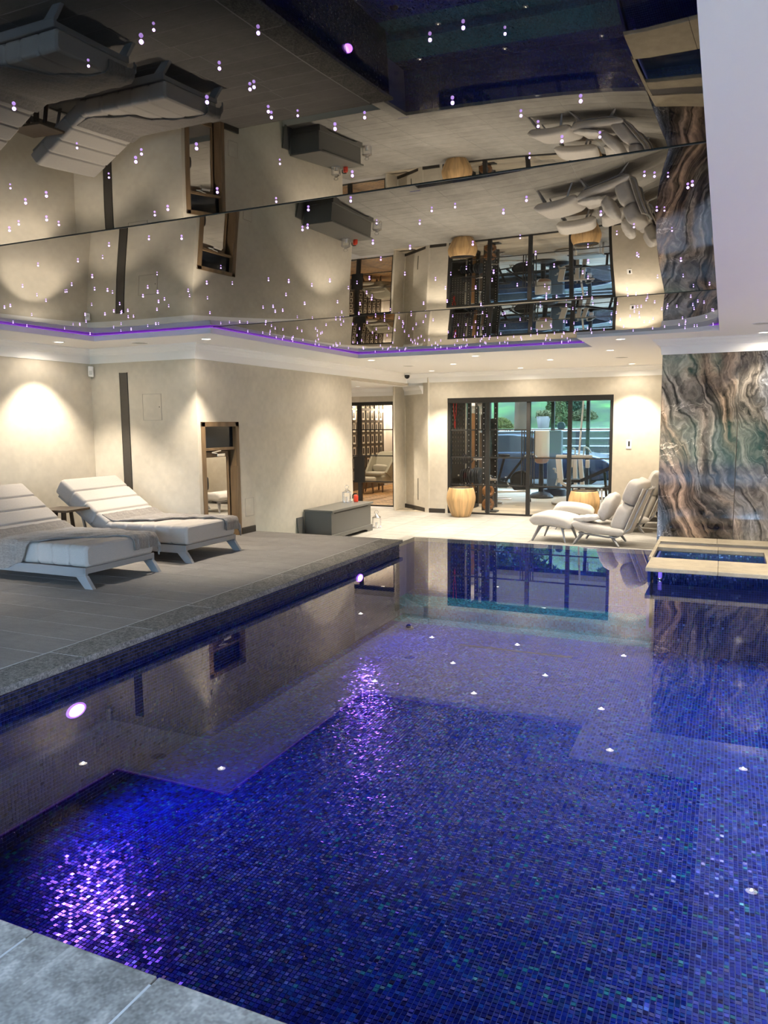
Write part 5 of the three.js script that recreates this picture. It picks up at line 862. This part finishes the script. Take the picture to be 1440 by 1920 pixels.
// ------------------------------------------------------------------ office behind the passage door
{
  const X = -8.55, Z = -19.7;
  const dark = std({ color: lin(0.145, 0.115, 0.088), roughness: 0.8, map: rep(T.plaster, 1) });
  struct('office_wall_left', wallSlab('x', Z, -14.25, -1, 2.8, X, 0.15), dark, 'dark brown office wall hung with framed pictures');
  struct('office_wall_back', wallSlab('z', X - 0.2, -5.95, -1, 2.8, Z, 0.15), dark, 'dark back wall of the office');
  struct('office_wall_right', wallSlab('x', Z, -14.25, -1, 2.8, -6.01, -0.1), M.wall, 'plain office wall');
  struct('office_ceiling', box(X, 2.4, Z, -5.95, 2.5, -14.25), M.soffit, 'office ceiling');
  struct('column', box(X, YF, -19.55, X + 0.06, 2.4, -19.1), M.white, 'pale pilaster at the end of the picture wall');
  const fl = structGroup('office_floor', 'oak herringbone floor of the office'), R = rng(12);
  part(fl, 'floor_bed', box(X, YF - 0.2, Z, -5.95, YF - 0.004, -14.12), M.subfloor);
  const oak = tones(std({ color: lin(0.92, 0.74, 0.50), map: rep(T.oak, 2, 1), roughness: 0.5 }), [1, 0.85, 1.1]);
  const L = 0.5, Wd = 0.125, g = box(-L / 2 + 0.001, -0.01, -Wd / 2 + 0.001, L / 2 - 0.001, 0, Wd / 2 - 0.001);
  for (let i = 0; i < 7; i++) for (let j = 0; j < 30; j++) { const cx = X + 0.2 + i * 0.3535, cz = -14.3 - j * 0.1768; if (cx > -6.22) continue; part(fl, 'floor_block', g, oak[Math.floor(R() * 3)], [cx, YF, cz], [0, (i % 2 ? 1 : -1) * Math.PI / 4, 0]); }
  // framed pictures: white mats, small prints
  const fr = std({ color: lin(0.05, 0.042, 0.035), roughness: 0.5 }), matb = std({ color: lin(0.78, 0.74, 0.66), roughness: 0.8 });
  const prints = [0.2, 0.13, 0.3, 0.09].map((k) => std({ color: lin(k, k * 0.92, k * 0.8), roughness: 0.6, map: rep(T.marble, 0.3 + k, 0.3) }));
  const rowWord = ['top', 'second', 'third', 'middle', 'fifth', 'sixth', 'lowest'], colWord = ['first', 'second', 'third', 'fourth', 'fifth', 'sixth', 'seventh'];
  const proto = new THREE.Group(); proto.name = 'framed_picture';
  part(proto, 'frame', [box(0, -0.13, -0.1, 0.02, -0.118, 0.1), box(0, 0.118, -0.1, 0.02, 0.13, 0.1), box(0, -0.13, -0.1, 0.02, 0.13, -0.088), box(0, -0.13, 0.088, 0.02, 0.13, 0.1)], fr);
  part(proto, 'mat', box(0, -0.12, -0.09, 0.008, 0.12, 0.09), matb);
  for (let r = 0; r < 7; r++) for (let c = 0; c < 7; c++) {
    const o = proto.clone(); o.name = numbered('framed_picture'); scene.add(o); o.position.set(X + 0.001, 2.03 - r * 0.305, -17.25 - c * 0.272);
    part(o, 'print', box(0.008, -0.075, -0.045, 0.0095, 0.075, 0.045), prints[(r * 3 + c * 5) % 4]);
    tag(o, `small framed picture with white mat, ${rowWord[r]} row, ${colWord[c]} from the left on the office wall`, 'picture', 'framed pictures on the office wall');
  }
  for (let r = 0; r < 7; r++) {
    const o = proto.clone(); o.name = numbered('framed_picture'); scene.add(o); o.position.set(-8.22, 2.03 - r * 0.305, Z + 0.001); o.rotation.y = -Math.PI / 2;
    part(o, 'print', box(0.008, -0.075, -0.045, 0.0095, 0.075, 0.045), prints[r % 4]);
    tag(o, `small framed picture right of the pale pilaster, ${rowWord[r]} of its column`, 'picture', 'framed pictures beside the pilaster');
  }
  // wall lamps
  [[X + 0.1, 1.87, -17.35, 'left'], [X + 0.1, 1.85, -18.75, 'middle'], [-8.05, 1.85, Z + 0.12, 'right']].forEach(([x, y, z, n], i) => {
    const o = thing('wall_lamp', ['glowing globe wall lamp partly behind the plaster wall edge', 'glowing globe wall lamp in the middle of the picture wall', 'glowing globe wall lamp right of the pale pilaster'][i], 'wall lamp', [x, y, z], i === 2 ? -Math.PI / 2 : 0, 'globe wall lamps in the office');
    part(o, 'bracket', bar([-0.1, -0.06, 0], [0, -0.03, 0], 0.016), M.black);
    part(o, 'globe', clean(new THREE.SphereGeometry(0.045, 20, 14)), std({ color: lin(1, 1, 1), emissive: lin(1, 0.86, 0.62), emissiveIntensity: 9 }));
    const p = new THREE.PointLight(lin(1, 0.80, 0.55), 2.6, 0, 2); p.shadow.radius = 2; p.castShadow = true; o.add(p);
  });
  const s = new THREE.SpotLight(lin(1, 0.82, 0.6), 7, 0, 1.1, 0.6, 2);
  const dl = thing('downlight', 'downlight in the office ceiling', 'downlight', [-7.4, 2.4, -16.4]); part(dl, 'lens', cyl(0.046, 0.046, 0.004, 24, 0, -0.001, 0), M.lampGlow); part(dl, 'trim_ring', lathe([[0.046, 0.004], [0.047, -0.004], [0.056, -0.006], [0.062, -0.003]], 24), M.white);
  s.position.set(0, -0.012, 0); s.target.position.set(0, -2, 0); s.castShadow = true; dl.add(s); dl.add(s.target);
  // wing armchair with bolster, round stool
  const up = std({ color: lin(0.50, 0.49, 0.40), map: rep(T.heather, 3), roughness: 0.9 }), lt = std({ color: lin(0.62, 0.60, 0.52), map: rep(T.heather, 3), roughness: 0.9 }), leg = std({ color: lin(0.16, 0.10, 0.06), roughness: 0.5 });
  const a = thing('armchair', 'pale sage wing armchair in front of the picture wall', 'armchair', [-7.86, YF, -17.35], -0.25);
  part(a, 'seat', box(-0.30, 0.22, -0.28, 0.30, 0.42, 0.30, 0.05, 4), up); part(a, 'seat_cushion', box(-0.26, 0.40, -0.24, 0.26, 0.50, 0.32, 0.045, 4), lt);
  part(a, 'backrest', cushion(0.32, 0.33, 0.08, 0.35, 0.35, (p) => [p[0] * (1 + 0.12 * (p[1] / 0.33)), p[1] + 0.66, p[2] - 0.26 - 0.14 * (p[1] / 0.33) + 0.3 * p[0] * p[0]], 32, 20), up);
  for (const q of [-1, 1]) part(a, 'wing', bar([q * 0.31, 0.42, 0.1], [q * 0.36, 0.86, -0.2], 0.07, 0.24, 0.8), up);
  for (const [x, z] of [[-0.25, 0.25], [0.25, 0.25], [-0.25, -0.24], [0.25, -0.24]]) part(a, 'leg', bar([x, 0.23, z], [x * 1.12, 0, z * 1.12], 0.04, 0.04, 0.6), leg);
  solo('bolster', 'pale bolster cushion on the sage armchair', 'cushion', cushion(0.22, 0.09, 0.075, 0.5, 0.6), lt, [-7.9, YF + 0.58, -17.42], [0.1, -0.25, 0]);
  const st = thing('round_stool', 'small round upholstered stool in front of the armchair', 'stool', [-7.93, YF, -16.75]);
  part(st, 'seat', lathe([[0, 0.4], [0.16, 0.395], [0.2, 0.37], [0.205, 0.32], [0.2, 0.27], [0, 0.265]], 36), lt); for (let i = 0; i < 4; i++) { const t = i * Math.PI / 2 + 0.4; part(st, 'leg', bar([Math.cos(t) * 0.14, 0.27, Math.sin(t) * 0.14], [Math.cos(t) * 0.18, 0, Math.sin(t) * 0.18], 0.03, 0.03, 0.6), leg); }
}
// ------------------------------------------------------------------ outside: drive, terraces, lawn and trees beyond the gym; garden behind the camera
{
  const gravel = std({ color: lin(0.085, 0.08, 0.075), map: rep(T.granite, 1), roughness: 0.95 }), lawn = std({ color: lin(0.085, 0.120, 0.034), map: rep(T.grass, 0.12), roughness: 1 }), stone = std({ color: lin(0.05, 0.045, 0.04), map: rep(T.granite, 1), roughness: 0.9 }), pale = std({ color: lin(0.15, 0.145, 0.14), roughness: 0.8 });
  struct('road', box(-26, YF - 0.4, -24.5, 20, YF - 0.12, GZ - 0.15), gravel, 'grey gravel drive outside the gym window');
  const st = structGroup('terrace_steps', 'stone terrace steps rising to the lawn');
  for (let i = 0; i < 6; i++) { const y = YF - 0.1 + i * 0.245, z = -24.5 - i * 0.55; part(st, 'step_riser', box(-24, y - 0.3, z - 0.55, 18, y + 0.22, z), stone); part(st, 'step_edge', box(-24, y + 0.22, z - 0.56, 18, y + 0.26, z + 0.03, 0.01), pale); }
  const G = (x0, x1, z0, z1, f, name, label) => struct(name, muv(grid((u, v) => { const x = x0 + (x1 - x0) * u, z = z0 + (z1 - z0) * v; return [x, f(x, z), z]; }, 40, 40)), lawn, label);
  G(-70, 50, -27.8, -95, (x, z) => 1.27 + Math.max(0, -35 - z) * 0.27 + 0.5 * Math.sin(x * 0.11 + 1) * Math.max(0, Math.min(1, (-33 - z) / 20)), 'lawn', 'green lawn rising beyond the terrace');
  // trees and clipped conifers: leaf clumps over a trunk
  const leaf = (r, g, b) => std({ color: lin(r * 0.27, g * 0.25, b * 0.16), roughness: 0.9, side: THREE.DoubleSide });
  const bark = std({ color: lin(0.09, 0.075, 0.06), roughness: 0.95, map: rep(T.barrel, 1, 1), bumpMap: rep(T.barrel, 1, 1), bumpScale: 0.02 });
  const foliage = (n, seed, size, place) => { const R = rng(seed), v = []; for (let i = 0; i < n; i++) { const p = place(R), d = V(R() - 0.5, R() - 0.5, R() - 0.5).normalize(), e = V(R() - 0.5, R() - 0.5, R() - 0.5).cross(d).normalize(), s = size * (0.6 + 0.8 * R()), q = V(...p); const a = q.clone().addScaledVector(d, s), b = q.clone().addScaledVector(e, s * 0.45), c = q.clone().addScaledVector(d, -s), f = q.clone().addScaledVector(e, -s * 0.45); v.push(...a.toArray(), ...b.toArray(), ...c.toArray(), ...a.toArray(), ...c.toArray(), ...f.toArray()); } const g = new THREE.BufferGeometry(); g.setAttribute('position', new THREE.Float32BufferAttribute(v, 3)); g.computeVertexNormals(); return clean(g); };
  const cone = (label, x, z, y, h, r, seed, m, grp) => { const o = thing('clipped_conifer', label, 'tree', [x, y, z], 0, grp); part(o, 'foliage', [foliage(2600, seed, 0.11, (R) => { const t = Math.pow(R(), 1.35), a = R() * 6.2832, q = r * (1 - t) * (0.82 + 0.2 * R()) + 0.03; return [Math.cos(a) * q, 0.15 + t * h, Math.sin(a) * q]; }), lathe([[0, 0.15], [r * 0.85, 0.16], [r * 0.5, h * 0.45], [0.02, h * 0.97]], 20)], m); part(o, 'trunk', cyl(0.06, 0.08, 0.3, 10, 0, 0.1, 0), bark); return o; };
  cone('paler clipped green cone tree beyond the terrace', -7.05, -35, 1.3, 1.95, 0.62, 301, leaf(0.16, 0.26, 0.10), 'clipped cone trees on the lawn');
  cone('darker clipped cone tree just right of the paler cone tree', -6.75, -37.5, 1.95, 1.7, 0.5, 302, leaf(0.07, 0.17, 0.12), 'clipped cone trees on the lawn');
  const tree = (label, x, y, z, h, r, seed, m, trunkR) => { const o = thing('tree', label, 'tree', [x, y, z]); part(o, 'trunk', tube([[0, -0.2, 0], [0.05, h * 0.3, 0], [0, h * 0.62, 0.05]], trunkR, 12, 12), bark); part(o, 'branch', [tube([[0, h * 0.42, 0], [r * 0.4, h * 0.6, 0.1], [r * 0.7, h * 0.7, 0.1]], trunkR * 0.35, 10, 8), tube([[0, h * 0.46, 0], [-r * 0.4, h * 0.62, 0.2], [-r * 0.7, h * 0.78, 0.1]], trunkR * 0.35, 10, 8)], bark); part(o, 'crown', foliage(4200, seed, 0.2, (R) => { const u = R() * 2 - 1, a = R() * 6.2832, k = Math.cbrt(0.25 + 0.75 * R()) * (0.8 + 0.35 * vnoise(u * 3 + 9, a * 2, seed)); const s = Math.sqrt(1 - u * u); return [Math.cos(a) * s * r * k, h * 0.66 + u * r * 0.8 * k, Math.sin(a) * s * r * k]; }), m); return o; };
  const g1 = leaf(0.10, 0.22, 0.09), g2 = leaf(0.18, 0.34, 0.14), g3 = leaf(0.06, 0.16, 0.10);
  tree('big tree with a thick bare trunk seen through the left glass door', -7.05, 1.1, -28.3, 6.5, 2.3, 311, g1, 0.24);
  tree('dark leafy tree behind the thick trunk', -11.5, 1.2, -33, 5.5, 2.4, 312, g3, 0.2);
  tree('pale green tree between the door mullions', -8.6, 1.5, -36, 3.6, 1.6, 313, g2, 0.1);
  tree('low green tree far up the lawn on the right', -5.2, 5.6, -52, 4.5, 2.2, 314, g2, 0.14); tree('dark tree at the top of the lawn, left', -24, 10.8, -72, 9, 4.2, 315, g3, 0.3); tree('broad tree at the top of the lawn, middle', -12.5, 12.4, -78, 9, 4.6, 316, g1, 0.3);
  tree('dark tree at the top of the lawn, right', -1, 10.8, -72, 9, 4.4, 317, g3, 0.3);
  const bush = (label, x, y, z, r, seed, m) => { const o = thing('bush', label, 'bush', [x, y, z]); part(o, 'foliage', foliage(1500, seed, 0.1, (R) => { const a = R() * 6.2832, u = R(), s = Math.sqrt(1 - u * u) * r * (0.85 + 0.2 * R()); return [Math.cos(a) * s, u * r * 0.75, Math.sin(a) * s]; }), m); part(o, 'stem', cyl(0.05, 0.06, r * 0.5, 10, 0, r * 0.2, 0), bark); };
  bush('round yellow green bush beside the thick trunk', -8.35, 1.25, -30, 0.55, 321, leaf(0.30, 0.36, 0.08)); bush('low brown green bush on the lawn at the right', -6.05, 1.6, -36.5, 0.6, 322, leaf(0.20, 0.24, 0.12));
  // planter on the terrace, dark car on the drive
  const pt = thing('garden_planter', 'white tapered planter with flowers on the terrace edge', 'planter', [-6.02, 1.29, -27.6]);
  part(pt, 'pot', lathe([[0, 0], [0.23, 0], [0.29, 0.42], [0.27, 0.43], [0.25, 0.40], [0, 0.38]], 4).rotateY(Math.PI / 4), pale); part(pt, 'flowers', foliage(420, 331, 0.06, (R) => { const a = R() * 6.2832, q = 0.28 * Math.sqrt(R()); return [Math.cos(a) * q, 0.4 + 0.22 * R(), Math.sin(a) * q]; }), leaf(0.30, 0.34, 0.2));
  const car = thing('car', 'dark blue car parked on the drive outside the gym', 'car', [-4.95, YF - 0.12, -21.9]);
  const paint = phys({ color: lin(0.004, 0.012, 0.032), roughness: 0.3, clearcoat: 0.6, clearcoatRoughness: 0.05 }), glass = std({ color: lin(0.02, 0.025, 0.03), roughness: 0.05 }), rub = std({ color: lin(0.015, 0.015, 0.015), roughness: 0.8 });
  const side = new THREE.Shape(); side.moveTo(-2.15, 0.25); side.lineTo(-2.2, 0.62); side.quadraticCurveTo(-2.16, 0.88, -1.95, 0.92); side.lineTo(0.75, 0.95); side.quadraticCurveTo(1.7, 0.9, 2.05, 0.72); side.quadraticCurveTo(2.22, 0.6, 2.2, 0.3); side.lineTo(1.72, 0.25); side.absarc(1.33, 0.3, 0.38, 0, Math.PI, false); side.lineTo(-0.97, 0.25); side.absarc(-1.35, 0.3, 0.38, 0, Math.PI, false); side.lineTo(-2.15, 0.25);
  part(car, 'body', clean(new THREE.ExtrudeGeometry(side, { depth: 1.6, bevelEnabled: true, bevelSize: 0.05, bevelThickness: 0.07, bevelSegments: 3 }).translate(0, 0, -0.8)), paint);
  const cab = new THREE.Shape(); cab.moveTo(-1.95, 0.9); cab.quadraticCurveTo(-1.75, 1.38, -1.3, 1.42); cab.quadraticCurveTo(-0.4, 1.46, 0.0, 1.38); cab.quadraticCurveTo(0.45, 1.2, 0.8, 0.93); part(car, 'cabin', clean(new THREE.ExtrudeGeometry(cab, { depth: 1.35, bevelEnabled: true, bevelSize: 0.04, bevelThickness: 0.06, bevelSegments: 3 }).translate(0, 0, -0.675)), glass);
  const rf = new THREE.Shape(); rf.moveTo(-1.5, 1.42); rf.quadraticCurveTo(-0.4, 1.5, 0.05, 1.41); rf.lineTo(0.0, 1.385); rf.quadraticCurveTo(-0.4, 1.46, -1.5, 1.39); part(car, 'roof', clean(new THREE.ExtrudeGeometry(rf, { depth: 1.3, bevelEnabled: true, bevelSize: 0.03, bevelThickness: 0.05, bevelSegments: 2 }).translate(0, 0, -0.65)), paint);
  for (const [x, z] of [[-1.35, 0.8], [1.33, 0.8], [-1.35, -0.8], [1.33, -0.8]]) { const w = part(car, 'wheel', clean(new THREE.TorusGeometry(0.26, 0.085, 14, 40).translate(x, 0.33, z)), rub); part(w, 'hub_cap', cyl(0.2, 0.2, 0.06, 28).rotateX(Math.PI / 2).translate(x, 0.33, z), M.chrome); }
  part(car, 'bumper', [cbox(2.2, 0.4, 0, 0.1, 0.16, 1.6, 0.04, 2), cbox(-2.2, 0.4, 0, 0.1, 0.16, 1.6, 0.04, 2)], rub); part(car, 'headlamp', [cbox(2.1, 0.66, 0.62, 0.14, 0.12, 0.3, 0.03, 2), cbox(2.1, 0.66, -0.62, 0.14, 0.12, 0.3, 0.03, 2)], M.chrome);
  // garden behind the camera, lighting the room through the rear windows and mirrored in the marble
  struct('terrace_rear', box(-12, -0.4, ZBACK + 0.25, 8, HD - 0.03, 8), gravel, 'stone terrace behind the camera');
  G(-50, 50, 8, 60, (x, z) => 0.05 + Math.max(0, z - 14) * 0.06, 'lawn', 'lawn behind the camera');
  tree('round garden tree behind the camera, right', 9, 1.6, 52, 7, 3.4, 341, g2, 0.2); tree('round garden tree behind the camera, middle', -3, 1.7, 54, 8, 4, 342, g1, 0.22); tree('round garden tree behind the camera, left', -16, 1.6, 52, 7.5, 3.8, 343, g2, 0.22); tree('tall garden tree far behind the camera', 22, 1.9, 56, 9, 4.6, 344, g1, 0.3);
  for (let i = 0; i < 5; i++) { const x = -25.4 + i * 12.7, R0 = 361 + i, o = thing('hedge', ['leftmost clipped hedge', 'second clipped hedge from the left', 'middle clipped hedge', 'second clipped hedge from the right', 'rightmost clipped hedge'][i] + ' at the end of the garden behind the camera', 'hedge', [x, 1.6, 40]); part(o, 'foliage', [foliage(2600, R0, 0.3, (R) => { const f = R(); return [(R() - 0.5) * 12, f < 0.6 ? R() * 3.4 : 3.2 + 0.3 * R(), f < 0.6 ? -1 - 0.15 * R() : (R() - 0.5) * 2]; }), box(-6, -0.6, -0.9, 6, 3.2, 0.9)], [g1, g2, g3][i % 3]); }
}
renderer.render(scene, camera);
